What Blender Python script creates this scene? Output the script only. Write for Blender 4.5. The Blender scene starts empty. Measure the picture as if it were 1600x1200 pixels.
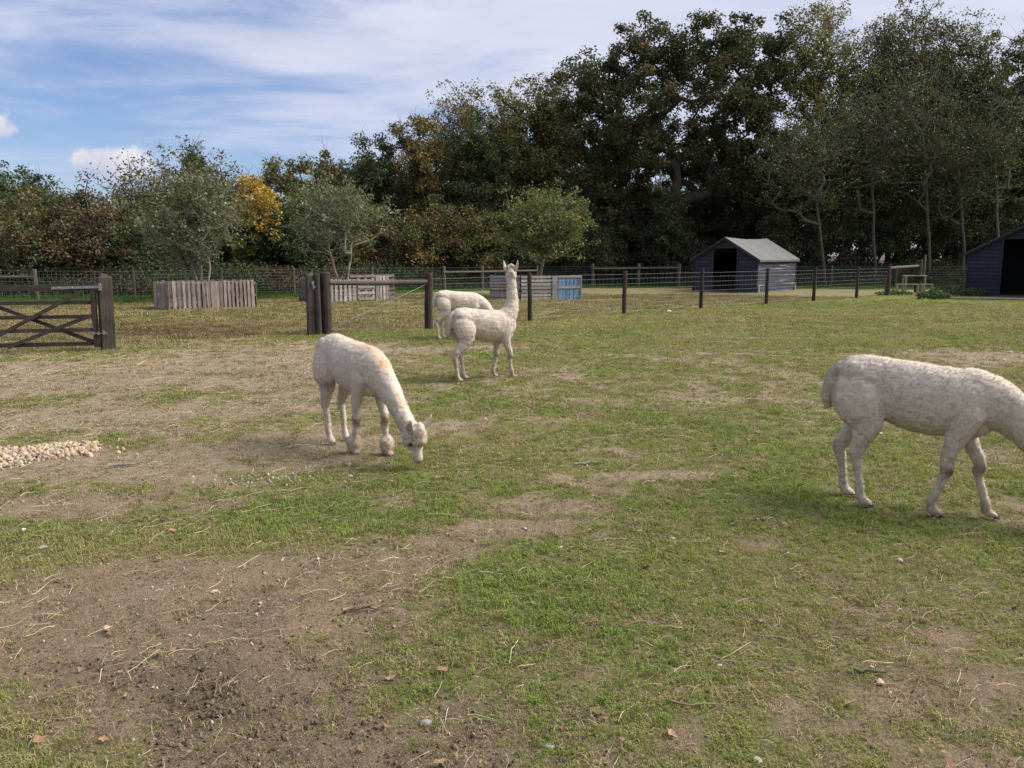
import bpy, math, random
import numpy as np
from mathutils import Vector, Matrix

# ------------------------------------------------------------------ camera, sky, sun
SC = bpy.context.scene
COL = SC.collection
CAM_H = 1.6; FPX = 1250.0; PITCH = math.atan(200/FPX)
cam = bpy.data.cameras.new('camera'); cam.sensor_width = 36; cam.lens = 36*FPX/1600
cam.clip_start = 0.05; cam.clip_end = 5000
co = bpy.data.objects.new('camera', cam); COL.objects.link(co)
co.location = (0, 0, CAM_H); co.rotation_euler = (math.pi/2-PITCH, 0, 0)
SC.camera = co
SUN_EL, SUN_AZ = math.radians(44), math.radians(84)      # azimuth clockwise from +Y (straight ahead) towards +X (right)
SKY_STRENGTH = 0.073; SUN_STRENGTH = 4.2; SUN_ANGLE = 42
SC.view_settings.view_transform = 'Standard'; SC.view_settings.look = 'None'
SC.view_settings.gamma = 1; SC.view_settings.use_curve_mapping = False
SC.view_settings.exposure = 0.68
SC.cycles.max_bounces = 6; SC.cycles.diffuse_bounces = 3; SC.cycles.transparent_max_bounces = 4
SC.cycles.glossy_bounces = 2; SC.cycles.transmission_bounces = 3

sun = bpy.data.lights.new('sun', 'SUN'); sun.energy = SUN_STRENGTH; sun.angle = math.radians(SUN_ANGLE); sun.color = (1, .955, .88)
so = bpy.data.objects.new('sun', sun); COL.objects.link(so)
sd = Vector((math.sin(SUN_AZ)*math.cos(SUN_EL), math.cos(SUN_AZ)*math.cos(SUN_EL), math.sin(SUN_EL)))
so.rotation_euler = sd.to_track_quat('Z', 'Y').to_euler(); so.location = (20, 20, 30)

class NT:
    def __init__(s, tree): s.t = tree; s.t.nodes.clear()
    def n(s, typ, **kw):
        nd = s.t.nodes.new(typ)
        ins = kw.pop('ins', {})
        for k, v in kw.items(): setattr(nd, k, v)
        for k, v in ins.items():
            sk = nd.inputs[k]
            if isinstance(v, bpy.types.NodeSocket): s.t.links.new(v, sk)
            else: sk.default_value = v
        return nd
    def link(s, a, b): s.t.links.new(a, b)
    def math(s, op, a, b=0.0, c=None, clamp=False):
        i = {0: a, 1: b}
        if c is not None: i[2] = c
        return s.n('ShaderNodeMath', operation=op, use_clamp=clamp, ins=i).outputs[0]
    def mix(s, f, a, b, blend='MIX'):
        m = s.n('ShaderNodeMix', data_type='RGBA', blend_type=blend)
        for idx, v in ((0, f), (6, a), (7, b)):
            if isinstance(v, bpy.types.NodeSocket): s.link(v, m.inputs[idx])
            else: m.inputs[idx].default_value = v if idx == 0 else tuple(v)+((1,) if len(v) == 3 else ())
        return m.outputs[2]
    def noise(s, vec, scale, detail=3, rough=.55, dist=0.0):
        return s.n('ShaderNodeTexNoise', ins={'Vector': vec, 'Scale': scale, 'Detail': detail, 'Roughness': rough, 'Distortion': dist}).outputs[0]
    def ramp(s, v, lo, hi):
        return s.n('ShaderNodeMapRange', interpolation_type='SMOOTHSTEP', ins={'Value': v, 'From Min': lo, 'From Max': hi}).outputs[0]

def px_dir(px, py):
    u = (px-800)/FPX; v = (600-py)/FPX
    return Vector((u, v*math.sin(PITCH)+math.cos(PITCH), v*math.cos(PITCH)-math.sin(PITCH)))
def G(px, py, z=0.0):                      # the ground point seen at a place of the photograph
    d = px_dir(px, py); t = (z-CAM_H)/d.z
    return (d.x*t, d.y*t)
def AT(px, py, Y):                         # the point at distance Y
    d = px_dir(px, py); t = Y/d.y
    return (d.x*t, Y, CAM_H+d.z*t)

world = bpy.data.worlds.new('World'); SC.world = world; world.use_nodes = True
W = NT(world.node_tree)
sky = W.n('ShaderNodeTexSky', sky_type='NISHITA', sun_disc=False)
sky.sun_elevation = SUN_EL; sky.sun_rotation = SUN_AZ
sky.air_density = 1.0; sky.dust_density = 0.6; sky.ozone_density = 2.5
tc = W.n('ShaderNodeTexCoord').outputs['Generated']
sep = W.n('ShaderNodeSeparateXYZ', ins={0: tc})
dx, dy, dz = sep.outputs
zz = W.math('MAXIMUM', dz, 0.0)
den = W.math('ADD', zz, 0.09)
px_ = W.math('DIVIDE', dx, den); py_ = W.math('DIVIDE', dy, den)
pl = W.n('ShaderNodeCombineXYZ', ins={0: px_, 1: W.math('MULTIPLY', py_, 1.5), 2: 0.0}).outputs[0]
wisps = W.noise(pl, 0.9, 7, .6, .35)
big = W.noise(pl, 0.28, 2, .5)
bank = W.ramp(W.math('SUBTRACT', W.math('ADD', px_, W.math('MULTIPLY', big, 2.0)), W.math('MULTIPLY', py_, .10)), -1.6, 1.7)
cov = W.math('ADD', wisps, W.math('MULTIPLY', bank, .34))
wf = W.ramp(cov, .40, .80)
hz = W.ramp(dz, 0.0, 0.22)
wf = W.math('MULTIPLY', wf, W.math('ADD', W.math('MULTIPLY', hz, .5), .42))
shade = W.noise(pl, 1.7, 4, .6)
ccol = W.mix(shade, (4.9, 5.3, 6.9), (7.6, 7.6, 8.6))
tint = W.mix(1.0, sky.outputs[0], (.86, .93, 1.18), 'MULTIPLY')
tint = W.mix(.07, tint, (5.6, 5.9, 7.0))
c0 = W.mix(wf, tint, ccol)
# a few small fair-weather cumulus clouds low in the sky, all round the horizon
az = W.math('ARCTAN2', dx, dy)
el = W.math('ARCSINE', dz)
def cumulus(prev, a0, e0, ra, re, sd_):
    n1 = W.noise(W.n('ShaderNodeVectorMath', operation='ADD', ins={0: tc, 1: (sd_, 0, 0)}).outputs[0], 24, 6, .6)
    nn = W.math('MULTIPLY', W.math('SUBTRACT', n1, .5), 2.0)
    ua = W.math('DIVIDE', W.math('SUBTRACT', az, a0), ra)
    ue = W.math('DIVIDE', W.math('SUBTRACT', el, e0), re)
    lower = W.math('MULTIPLY', W.math('MINIMUM', ue, 0.0), 1.7)
    ue2 = W.math('ADD', W.math('MAXIMUM', ue, 0.0), lower)
    r = W.math('SQRT', W.math('ADD', W.math('MULTIPLY', ua, ua), W.math('MULTIPLY', ue2, ue2)))
    m = W.ramp(W.math('SUBTRACT', W.math('ADD', 1.0, W.math('MULTIPLY', nn, .95)), r), -.02, .34)
    lit = W.ramp(W.math('ADD', W.math('ADD', W.math('MULTIPLY', ue, .6), W.math('MULTIPLY', ua, .45)), nn), -.7, .9)
    cc = W.mix(lit, (4.4, 4.75, 6.2), (7.9, 7.5, 7.7))
    return W.mix(W.math('MULTIPLY', m, .93), prev, cc)
def dirang(px, py):
    d = px_dir(px, py).normalized(); return math.atan2(d.x, d.y), math.asin(d.z)
for (px, py, ra, re, s_) in ((182, 268, .040, .030, 3.1), (-32, 200, .040, .028, 7.7)):
    a, e = dirang(px, py); c0 = cumulus(c0, a, e, ra, re, s_)
for (a, e, ra, re, s_) in ((-1.6, .16, .09, .05, 2.2), (-2.5, .12, .12, .05, 6.2), (2.4, .15, .1, .06, 4.4), (1.5, .1, .08, .04, 1.4)):
    c0 = cumulus(c0, a, e, ra, re, s_)
bg = W.n('ShaderNodeBackground', ins={0: c0, 1: SKY_STRENGTH})
wo = W.n('ShaderNodeOutputWorld'); W.link(bg.outputs[0], wo.inputs[0])

# ------------------------------------------------------------------ noise in numpy
def _hash(ix, iy, iz, seed):
    h = (ix.astype(np.int64)*374761393 + iy.astype(np.int64)*668265263 + iz.astype(np.int64)*2147483647 + seed*1274126177) & 0xffffffff
    h = ((h ^ (h >> 13))*1274126177) & 0xffffffff
    h = ((h ^ (h >> 15))*2246822519) & 0xffffffff
    return ((h ^ (h >> 16)) & 0xffffff)/float(0xffffff)
def vn(x, y, z=None, seed=0):
    if z is None: z = np.zeros_like(x)
    ix, iy, iz = np.floor(x), np.floor(y), np.floor(z)
    fx, fy, fz = x-ix, y-iy, z-iz
    fx = fx*fx*(3-2*fx); fy = fy*fy*(3-2*fy); fz = fz*fz*(3-2*fz)
    two = not np.all(iz == 0)
    def pl_(k):
        a = _hash(ix, iy, iz+k, seed); b = _hash(ix+1, iy, iz+k, seed); c = _hash(ix, iy+1, iz+k, seed); d = _hash(ix+1, iy+1, iz+k, seed)
        return (a*(1-fx)+b*fx)*(1-fy)+(c*(1-fx)+d*fx)*fy
    if not two and not np.any(fz): return pl_(0)
    return pl_(0)*(1-fz)+pl_(1)*fz
def fbm(x, y, z=None, seed=0, oct=4, gain=.5):
    x = np.asarray(x, float); y = np.asarray(y, float)
    s = 0; a = 1; t = 0
    for o in range(oct):
        s = s+a*vn(x*2**o, y*2**o, None if z is None else np.asarray(z, float)*2**o, seed+o*17); t += a; a *= gain
    return s/t
def sstep(v, a, b):
    t = np.clip((v-a)/(b-a), 0, 1); return t*t*(3-2*t)

# ------------------------------------------------------------------ object helpers
def link(o, parent=None):
    COL.objects.link(o)
    if parent is not None: o.parent = parent
    return o
def tag(o, label=None, cat=None, group=None, kind=None):
    if label: o['label'] = label
    if cat: o['category'] = cat
    if group: o['group'] = group
    if kind: o['kind'] = kind
    return o
def empty(name, loc=(0, 0, 0), rz=0.0, **k):
    o = bpy.data.objects.new(name, None); o.empty_display_size = .2
    o.location = loc; o.rotation_euler = (0, 0, rz); link(o); return tag(o, **k)
def mesh_np(name, V, F, mat=None, parent=None, cols=None, smooth=False, attrs=None):
    V = np.asarray(V, np.float32); F = np.asarray(F, np.int32); k = F.shape[1]
    me = bpy.data.meshes.new(name)
    me.vertices.add(len(V)); me.vertices.foreach_set('co', V.ravel())
    me.loops.add(F.size); me.loops.foreach_set('vertex_index', F.ravel())
    me.polygons.add(len(F)); me.polygons.foreach_set('loop_start', np.arange(0, F.size, k, dtype=np.int32))
    me.polygons.foreach_set('loop_total', np.full(len(F), k, np.int32))
    me.update(calc_edges=True)
    if smooth: me.polygons.foreach_set('use_smooth', np.ones(len(F), bool))
    if cols is not None: add_col(me, 'col', cols)
    if attrs:
        for n_, c_ in attrs.items(): add_col(me, n_, c_)
    if mat: me.materials.append(mat)
    o = bpy.data.objects.new(name, me); link(o, parent); return o
def add_col(me, name, cols):
    cols = np.asarray(cols, np.float32)
    if cols.shape[1] == 3: cols = np.concatenate([cols, np.ones((len(cols), 1), np.float32)], 1)
    a = me.color_attributes.new(name, 'FLOAT_COLOR', 'POINT'); a.data.foreach_set('color', cols.ravel())
class MB:
    def __init__(s): s.v = []; s.f = []
    def box(s, cx, cy, cz, sx, sy, sz, rot=None, taper=0.0):
        b = len(s.v)
        for z in (-.5, .5):
            for x, y in ((-.5, -.5), (.5, -.5), (.5, .5), (-.5, .5)):
                k = 1-taper if z > 0 else 1
                p = Vector((x*sx*k, y*sy*k, z*sz))
                if rot is not None: p = rot @ p
                s.v.append((p.x+cx, p.y+cy, p.z+cz))
        s.f += [(b+3, b+2, b+1, b), (b+4, b+5, b+6, b+7)]+[(b+i, b+(i+1) % 4, b+(i+1) % 4+4, b+i+4) for i in range(4)]
        return s
    def beam(s, a, c, w, h, up=(0, 0, 1), wob=0.0):      # a bar from a to c, w across, h high
        a = Vector(a); c = Vector(c); d = c-a; L = d.length; d.normalize()
        sd_ = d.cross(Vector(up)); sd_.normalize(); u2 = sd_.cross(d)
        b = len(s.v)
        for p in (a, c):
            for i, j in ((-1, -1), (1, -1), (1, 1), (-1, 1)):
                q = p+sd_*(i*w/2)+u2*(j*h/2); s.v.append((q.x, q.y, q.z))
        s.f += [(b+3, b+2, b+1, b), (b+4, b+5, b+6, b+7)]+[(b+i, b+(i+1) % 4, b+(i+1) % 4+4, b+i+4) for i in range(4)]
        return s
    def tube(s, pts, rads, n=8, cap=True):
        pts = [Vector(p) for p in pts]; b = len(s.v); ref = Vector((0, 0, 1))
        if abs((pts[-1]-pts[0]).normalized().z) > .9: ref = Vector((0, 1, 0))
        for i, p in enumerate(pts):
            t = (pts[min(i+1, len(pts)-1)]-pts[max(i-1, 0)]).normalized()
            x = t.cross(ref); x.normalize(); y = t.cross(x)
            for k in range(n):
                a = 2*math.pi*k/n; q = p+x*(math.cos(a)*rads[i])+y*(math.sin(a)*rads[i]); s.v.append(tuple(q))
        for i in range(len(pts)-1):
            for k in range(n):
                a0 = b+i*n+k; a1 = b+i*n+(k+1) % n; s.f.append((a0, a1, a1+n, a0+n))
        if cap: s.f += [tuple(b+k for k in range(n)), tuple(b+(len(pts)-1)*n+n-1-k for k in range(n))]
        return s
    def ellipsoid(s, c, r, rot=None, nu=10, nv=7):
        b = len(s.v)
        for j in range(nv+1):
            th = math.pi*j/nv
            for i in range(nu):
                ph = 2*math.pi*i/nu
                p = Vector((r[0]*math.sin(th)*math.cos(ph), r[1]*math.sin(th)*math.sin(ph), r[2]*math.cos(th)))
                if rot is not None: p = rot @ p
                s.v.append((p.x+c[0], p.y+c[1], p.z+c[2]))
        for j in range(nv):
            for i in range(nu):
                a = b+j*nu+i; a2 = b+j*nu+(i+1) % nu; s.f.append((a, a+nu, a2+nu, a2))
        return s
    def mesh(s, name, mat=None, smooth=False):
        me = bpy.data.meshes.new(name); me.from_pydata(s.v, [], s.f); me.update()
        if smooth: me.polygons.foreach_set('use_smooth', [True]*len(me.polygons))
        if mat: me.materials.append(mat)
        return me
    def build(s, name, mat=None, parent=None, smooth=False):
        o = bpy.data.objects.new(name, s.mesh(name, mat, smooth)); link(o, parent); return o

# ------------------------------------------------------------------ materials
def new_mat(name):
    m = bpy.data.materials.new(name); m.use_nodes = True; t = NT(m.node_tree)
    out = t.n('ShaderNodeOutputMaterial'); return m, t, out
def wood_mat(name, a, b, rough=.85, scale=6, grain=(1, 1, .08), streak=None, rnd=.35, bump=.4):
    m, t, out = new_mat(name)
    tcn = t.n('ShaderNodeTexCoord').outputs['Object']
    mp = t.n('ShaderNodeMapping', ins={'Vector': tcn, 'Scale': grain}).outputs[0]
    oi = t.n('ShaderNodeObjectInfo').outputs['Random']
    off = t.n('ShaderNodeVectorMath', operation='ADD', ins={0: mp, 1: t.n('ShaderNodeCombineXYZ', ins={0: t.math('MULTIPLY', oi, 37), 1: t.math('MULTIPLY', oi, 91), 2: 0}).outputs[0]}).outputs[0]
    n1 = t.noise(off, scale*6, 4, .65); n2 = t.noise(tcn, scale*.5, 3)
    f = t.math('ADD', t.math('MULTIPLY', n1, .7), t.math('MULTIPLY', n2, .4))
    c = t.mix(t.ramp(f, .32, .78), a, b)
    if streak: c = t.mix(t.ramp(t.noise(off, scale*2.2, 5, .7), streak[3], streak[3]+.08), c, streak[:3])
    vv = t.math('ADD', 1-rnd/2, t.math('MULTIPLY', oi, rnd))
    c = t.mix(1.0, c, t.n('ShaderNodeCombineColor', ins={0: vv, 1: vv, 2: vv}).outputs[0], 'MULTIPLY')
    bp = t.n('ShaderNodeBump', ins={'Height': n1, 'Strength': bump, 'Distance': .01})
    p = t.n('ShaderNodeBsdfPrincipled', ins={'Base Color': c, 'Roughness': rough, 'Specular IOR Level': .25, 'Normal': bp.outputs[0]})
    t.link(p.outputs[0], out.inputs[0]); return m
def leaf_mat(name, transl=.3, rough=.6, inst=False):
    m, t, out = new_mat(name)
    at = t.n('ShaderNodeAttribute', attribute_name='tint' if inst else 'col', attribute_type='INSTANCER' if inst else 'GEOMETRY').outputs['Color']
    d = t.n('ShaderNodeBsdfPrincipled', ins={'Base Color': at, 'Roughness': rough, 'Specular IOR Level': .2})
    tr = t.n('ShaderNodeBsdfTranslucent', ins={0: t.mix(1.0, at, (1.1, 1.2, .6), 'MULTIPLY')})
    mx = t.n('ShaderNodeMixShader', ins={0: transl, 1: d.outputs[0], 2: tr.outputs[0]})
    t.link(mx.outputs[0], out.inputs[0]); return m
def plain_mat(name, c, rough=.6, metal=0.0, var=.15, scale=20, bump=.2, spec=.4):
    m, t, out = new_mat(name)
    tcn = t.n('ShaderNodeTexCoord').outputs['Object']
    n1 = t.noise(tcn, scale, 4)
    cc = t.mix(n1, tuple(x*(1-var) for x in c), tuple(min(1, x*(1+var)) for x in c))
    bp = t.n('ShaderNodeBump', ins={'Height': n1, 'Strength': bump, 'Distance': .005})
    p = t.n('ShaderNodeBsdfPrincipled', ins={'Base Color': cc, 'Roughness': rough, 'Metallic': metal, 'Specular IOR Level': spec, 'Normal': bp.outputs[0]})
    t.link(p.outputs[0], out.inputs[0]); return m
M = {}
M['gate_wood'] = wood_mat('dark_stained_wood', (.028, .020, .017), (.085, .066, .056), streak=(.17, .145, .125, .70))
M['gate_wood_x'] = wood_mat('dark_stained_rails', (.030, .022, .019), (.085, .066, .056), grain=(.08, 1, 1), streak=(.16, .135, .12, .70))
M['post_wood'] = wood_mat('dark_round_posts', (.022, .016, .015), (.062, .046, .040), streak=(.12, .10, .09, .74))
M['old_post'] = wood_mat('grey_old_posts', (.07, .06, .05), (.16, .14, .115))
M['rail_dark'] = wood_mat('brown_grey_rail', (.045, .036, .030), (.11, .092, .078), grain=(.15, 1, 1))
M['pale_wood'] = wood_mat('pale_new_wood', (.30, .24, .15), (.46, .38, .25), rnd=.2)
M['pallet'] = wood_mat('weathered_pallet_wood', (.13, .10, .085), (.34, .28, .24), streak=(.07, .055, .045, .62), rnd=.6)
M['pallet_pale'] = wood_mat('pale_pallet_wood', (.20, .18, .155), (.46, .42, .37), streak=(.10, .08, .065, .62), rnd=.5)
M['pallet_dark'] = wood_mat('dark_pallet_wood', (.05, .045, .042), (.15, .13, .12), rnd=.5)  # dark pallets, and painted shade on the left pen's rear ones
M['pallet_blue'] = wood_mat('blue_painted_slats', (.10, .20, .33), (.17, .31, .46), streak=(.30, .28, .26, .72), rnd=.3)
M['shed_wood'] = wood_mat('navy_stained_boards', (.019, .019, .030), (.038, .039, .058), grain=(.05, .05, 1), scale=5, streak=(.19, .18, .18, .64), rnd=.45, rough=.7)
M['shed_side'] = wood_mat('lighter_navy_boards', (.026, .027, .043), (.060, .060, .082), grain=(.05, .05, 1), scale=5, streak=(.26, .25, .24, .57), rnd=.4, rough=.75)  # lighter base than the gable boards, with pale weathered streaks
M['felt'] = plain_mat('grey_roof_sheet', (.125, .120, .115), .85, var=.18, scale=9)
M['wire'] = plain_mat('galvanised_wire', (.27, .27, .26), .5, .3)
M['wire_dark'] = plain_mat('dull_old_wire', (.13, .13, .13), .7, .2)
M['zinc'] = plain_mat('galvanised_hinge', (.27, .275, .28), .45, .5)
M['leaf'] = leaf_mat('tree_leaves', .22)
M['leaf_soft'] = leaf_mat('orchard_leaves', .3)
M['bark'] = wood_mat('brown_bark', (.035, .028, .022), (.10, .082, .064), grain=(1, 1, .25), rnd=.3, bump=.8)
M['bark_pale'] = wood_mat('pale_grey_bark', (.12, .11, .085), (.27, .25, .20), grain=(1, 1, .25), rnd=.3, bump=.6)
M['bark_twig'] = wood_mat('pale_twig_bark', (.055, .051, .037), (.130, .120, .090), grain=(1, 1, .25), rnd=.3, bump=.6)
M['twig_brown'] = wood_mat('brown_dead_twig', (.13, .085, .055), (.26, .185, .13), grain=(.3, 1, 1), rnd=.3, bump=.6, scale=12)
M['bark_mid'] = wood_mat('grey_green_bark', (.06, .055, .042), (.15, .135, .105), grain=(1, 1, .25), rnd=.3, bump=.6)

# ------------------------------------------------------------------ ground fields
FX = [-80, -12, -7.0, -4.0, -1.85, .44, 3.12, 5.76, 8.46, 10.75, 13.2, 15.3, 18.0, 24, 60]
FY = [12.6, 13.0, 13.6, 16.2, 17.75, 19.85, 22.3, 24.46, 26.73, 28.63, 30.8, 32.8, 35.7, 40, 60]
BX = [-80, -17.5, -13.7, -8, -3.24, 4.31, 16.43, 30, 80]
BY = [28, 29.5, 29.05, 34, 38.45, 43.4, 41.6, 40, 40]
DIRT = [  # px, py, half width, half height, weight : bare places as read off the photograph, turned into ellipses of the ground
 (240, 1040, 480, 150, 1.15), (640, 1150, 330, 70, .9), (120, 930, 260, 60, .9), (430, 900, 170, 36, .8), (40, 1000, 200, 90, .7), (880, 1190, 190, 50, .55),
 (520, 885, 170, 24, .9), (640, 852, 130, 17, 1.0), (750, 822, 120, 15, 1.0), (850, 792, 110, 14, 1.0), (940, 762, 100, 13, 1.0), (1020, 740, 90, 12, 1.0), (250, 890, 150, 22, .8),
 (330, 712, 230, 30, .95), (90, 790, 200, 26, .85), (480, 690, 130, 22, .8), (60, 660, 160, 18, .75), (230, 640, 260, 14, .7),
 (100, 600, 260, 14, .8), (300, 575, 260, 12, .8), (470, 560, 160, 14, .7), (620, 548, 160, 9, .7), (60, 575, 120, 10, .7), (330, 602, 200, 10, .65),
 (700, 660, 90, 10, .4), (900, 625, 80, 8, .4), (800, 655, 60, 7, .4), (740, 545, 70, 6, .5),
 (1560, 560, 110, 16, .9), (1480, 575, 60, 7, .5), (1210, 855, 90, 17, .6), (1000, 965, 120, 30, .45), (1400, 1060, 210, 40, .6), (1120, 1090, 120, 30, .45), (1500, 700, 60, 9, .35),
 (960, 1120, 150, 30, .35), (1330, 940, 120, 22, .3), (1180, 620, 80, 6, .15), (1050, 560, 120, 6, .2), (1550, 820, 70, 10, .35),
]
GREEN = [(370, 820, 330, 34, 1.0), (120, 850, 110, 18, .6), (640, 760, 130, 26, .7), (200, 690, 150, 14, .6), (-10, 1120, 90, 90, .85), (40, 760, 60, 10, .3),
 (870, 940, 240, 90, .6), (560, 640, 120, 16, .3), (60, 562, 150, 6, .7), (175, 553, 40, 4, .9), (490, 527, 60, 4, .9), (600, 522, 90, 4, 1), (1150, 480, 320, 10, .5)]
def _ell(L):
    out = []
    for (px, py, hx, hy, w) in L:
        x, y = G(px, py); x1, _ = G(px+hx, py); _, y0 = G(px, py+hy); _, y1 = G(px, max(py-hy, 430))
        out.append((x, (y0+y1)/2, x1-x, (y1-y0)/2, w))
    return out
DIRT_W, GREEN_W = _ell(DIRT), _ell(GREEN)
def fields(x, y):
    n1 = fbm(x*.55+9, y*.55, seed=3, oct=5); n2 = fbm(x*2.6, y*2.6+40, seed=11, oct=4); n3 = fbm(x*9, y*9, seed=23, oct=3)
    d = np.zeros_like(x); g = np.zeros_like(x)
    wx = x+(fbm(x*1.3, y*1.3, seed=31)-.5)*1.1; wy = y+(fbm(x*1.3+50, y*1.3, seed=37)-.5)*1.1
    for (cx, cy, rx, ry, w) in DIRT_W:
        d = np.maximum(d, w*np.exp(-1.1*(((wx-cx)/rx)**2+((wy-cy)/ry)**2)))
    for (cx, cy, rx, ry, w) in GREEN_W:
        g = np.maximum(g, w*np.exp(-1.1*(((wx-cx)/rx)**2+((wy-cy)/ry)**2)))
    left = sstep(-x, -.5, 4.5)*sstep(y, 3, 6)*.22
    fl = np.interp(x, FX, FY); bl = np.interp(x, BX, BY)
    wob = (n1-.5)*1.6
    grass = .72-d*.95+g*.60-left+(n1-.5)*.75+(n2-.5)*.95+(n3-.5)*.65
    dry = sstep(y-fl+wob*.3, .0, .9)*(1-sstep(y-bl+wob, -2.6, -1.2))
    lush = sstep(y-bl+wob, -2.6, -.8)*(1-sstep(y-bl+wob, 2.2, 4.0))
    floor_ = sstep(y-bl+wob, 2.2, 4.0)
    dark = np.exp(-(((wx+.85)/.62)**2+((wy-2.85)/.42)**2))+.5*np.exp(-(((wx-.1)/.5)**2+((wy-2.4)/.35)**2))
    brown = np.clip(np.exp(-(((wx+7.0)/2.9)**2+((wy-17.6)/1.9)**2))+.55*np.exp(-(((wx-7)/5.0)**2+((wy-31.5)/1.6)**2)), 0, 1)*dry
    # wood chips and mud round the big shed
    chips = np.exp(-(((wx-20.3)/4.2)**4+((wy-30.9)/1.7)**4))+np.exp(-(((wx-8.6)/2.2)**2+((wy-34.6)/.9)**2))*.8
    return grass, dry, lush, dark, brown, np.clip(np.maximum(chips, floor_), 0, 1)
def gz(x, y, gr=None):
    x = np.asarray(x, float); y = np.asarray(y, float)
    z = (fbm(x*.35, y*.35, seed=51, oct=2)-.5)*.05+(fbm(x*2.2, y*2.2, seed=53, oct=2)-.5)*.022
    far = sstep(y, 30, 60)
    return z*(1-far)
def gz1(x, y): return float(gz(np.array([x]), np.array([y]))[0])

# ------------------------------------------------------------------ ground sheet (fine in front of the camera, coarse elsewhere)
def build_ground():
    rr = [0.0, .5, 1.0]
    r = 1.4
    while r < 50: rr.append(r); r *= 1.0082
    while r < 3000: rr.append(r); r *= 1.25
    rr = np.array(rr)
    aa = np.concatenate([np.arange(-180, -46, 6.0), np.arange(-46, 46, .21), np.arange(46, 180, 6.0)])*math.pi/180
    R, A = np.meshgrid(rr, aa, indexing='ij')
    x = (R*np.sin(A)).ravel(); y = (R*np.cos(A)).ravel()
    gr, dry, lush, dark, brown, chips = fields(x, y)
    z = gz(x, y)
    near = np.exp(-np.hypot(x, y)/9)
    bare = sstep(.55-gr, 0, .5)
    z = z+near*bare*((fbm(x*14, y*14, seed=71, oct=4, gain=.65)-.5)*.034*(.7+1.3*dark))
    z = z+near*(fbm(x*8, y*8, seed=73, oct=3)-.5)*.016
    nr, na = R.shape
    i = np.arange(nr-1)[:, None]*na; j = np.arange(na)[None, :]; j2 = (j+1) % na
    F = np.stack([i+j, i+na+j, i+na+j2, i+j2], -1).reshape(-1, 4)
    m, t, out = new_mat('ground_soil_and_turf')
    pos = t.n('ShaderNodeNewGeometry').outputs['Position']
    fa = t.n('ShaderNodeSeparateColor', ins={0: t.n('ShaderNodeAttribute', attribute_name='fa').outputs[0]}).outputs
    fb = t.n('ShaderNodeSeparateColor', ins={0: t.n('ShaderNodeAttribute', attribute_name='fb').outputs[0]}).outputs
    gr_, dry_, lush_ = fa[0], fa[1], fa[2]; dark_, brown_, chips_ = fb[0], fb[1], fb[2]
    nA = t.noise(pos, 4, 6, .65); nB = t.noise(pos, 38, 5, .7); nC = t.noise(pos, 150, 3, .7); nD = t.noise(pos, .5, 3, .5); nE = t.noise(pos, 14, 4, .65)
    dirt = t.mix(t.ramp(nB, .3, .72), (.105, .072, .043), (.275, .200, .126))
    dirt = t.mix(t.ramp(nA, .35, .7), dirt, (.245, .182, .115))
    dirt = t.mix(t.math('MULTIPLY', dark_, .75), dirt, t.mix(nB, (.045, .033, .025), (.10, .076, .057)))
    nF = t.noise(pos, 75, 4, .75)
    dirt = t.mix(t.math('MULTIPLY', t.ramp(nF, .54, .40), .0), dirt, (.05, .035, .025))
    dirt = t.mix(t.math('MULTIPLY', t.ramp(t.math('SUBTRACT', 1.0, nF), .53, .66), .75), dirt, (.065, .045, .029))
    dirt = t.mix(t.math('MULTIPLY', t.ramp(nC, .55, .66), .7), dirt, (.42, .34, .24))
    pale = t.mix(nB, (.21, .162, .105), (.38, .31, .215))
    farp = t.ramp(t.n('ShaderNodeSeparateXYZ', ins={0: pos}).outputs[1], 3.9, 6.5)
    dirt = t.mix(t.math('MULTIPLY', farp, t.ramp(nE, .35, .6)), dirt, pale)
    nG = t.noise(pos, 60, 4, .75)
    turf = t.mix(t.ramp(nG, .32, .66), (.080, .068, .030), (.215, .200, .080))
    turf = t.mix(t.math('MULTIPLY', t.ramp(nE, .45, .68), .8), turf, (.205, .165, .100))
    turf = t.mix(t.math('MULTIPLY', t.ramp(nD, .4, .65), t.math('MULTIPLY', farp, .6)), turf, (.200, .205, .070))
    gm = t.ramp(t.math('ADD', gr_, t.math('MULTIPLY', t.math('SUBTRACT', t.math('ADD', t.math('MULTIPLY', nB, .6), t.math('MULTIPLY', nE, .6)), .6), 1.5)), .38, .58)
    c = t.mix(gm, dirt, turf)
    dryc = t.mix(t.ramp(nE, .3, .7), (.165, .128, .066), (.310, .245, .130))
    dryc = t.mix(t.math('MULTIPLY', t.ramp(t.noise(pos, 1.1, 5, .6), .45, .62), .75), dryc, (.135, .140, .045))
    dryc = t.mix(t.math('MULTIPLY', brown_, .8), dryc, t.mix(nE, (.085, .052, .030), (.175, .115, .070)))
    c = t.mix(dry_, c, dryc)
    lushc = t.mix(t.ramp(nE, .3, .7), (.035, .075, .014), (.085, .155, .030))
    c = t.mix(lush_, c, lushc)
    c = t.mix(chips_, c, t.mix(nB, (.055, .038, .030), (.15, .105, .082)))
    h = t.math('ADD', t.math('MULTIPLY', nB, .7), t.math('MULTIPLY', nC, .3))
    bp = t.n('ShaderNodeBump', ins={'Height': h, 'Strength': 1.0, 'Distance': .035})
    p = t.n('ShaderNodeBsdfPrincipled', ins={'Base Color': c, 'Roughness': .95, 'Specular IOR Level': .12, 'Normal': bp.outputs[0]})
    t.link(p.outputs[0], out.inputs[0])
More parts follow.
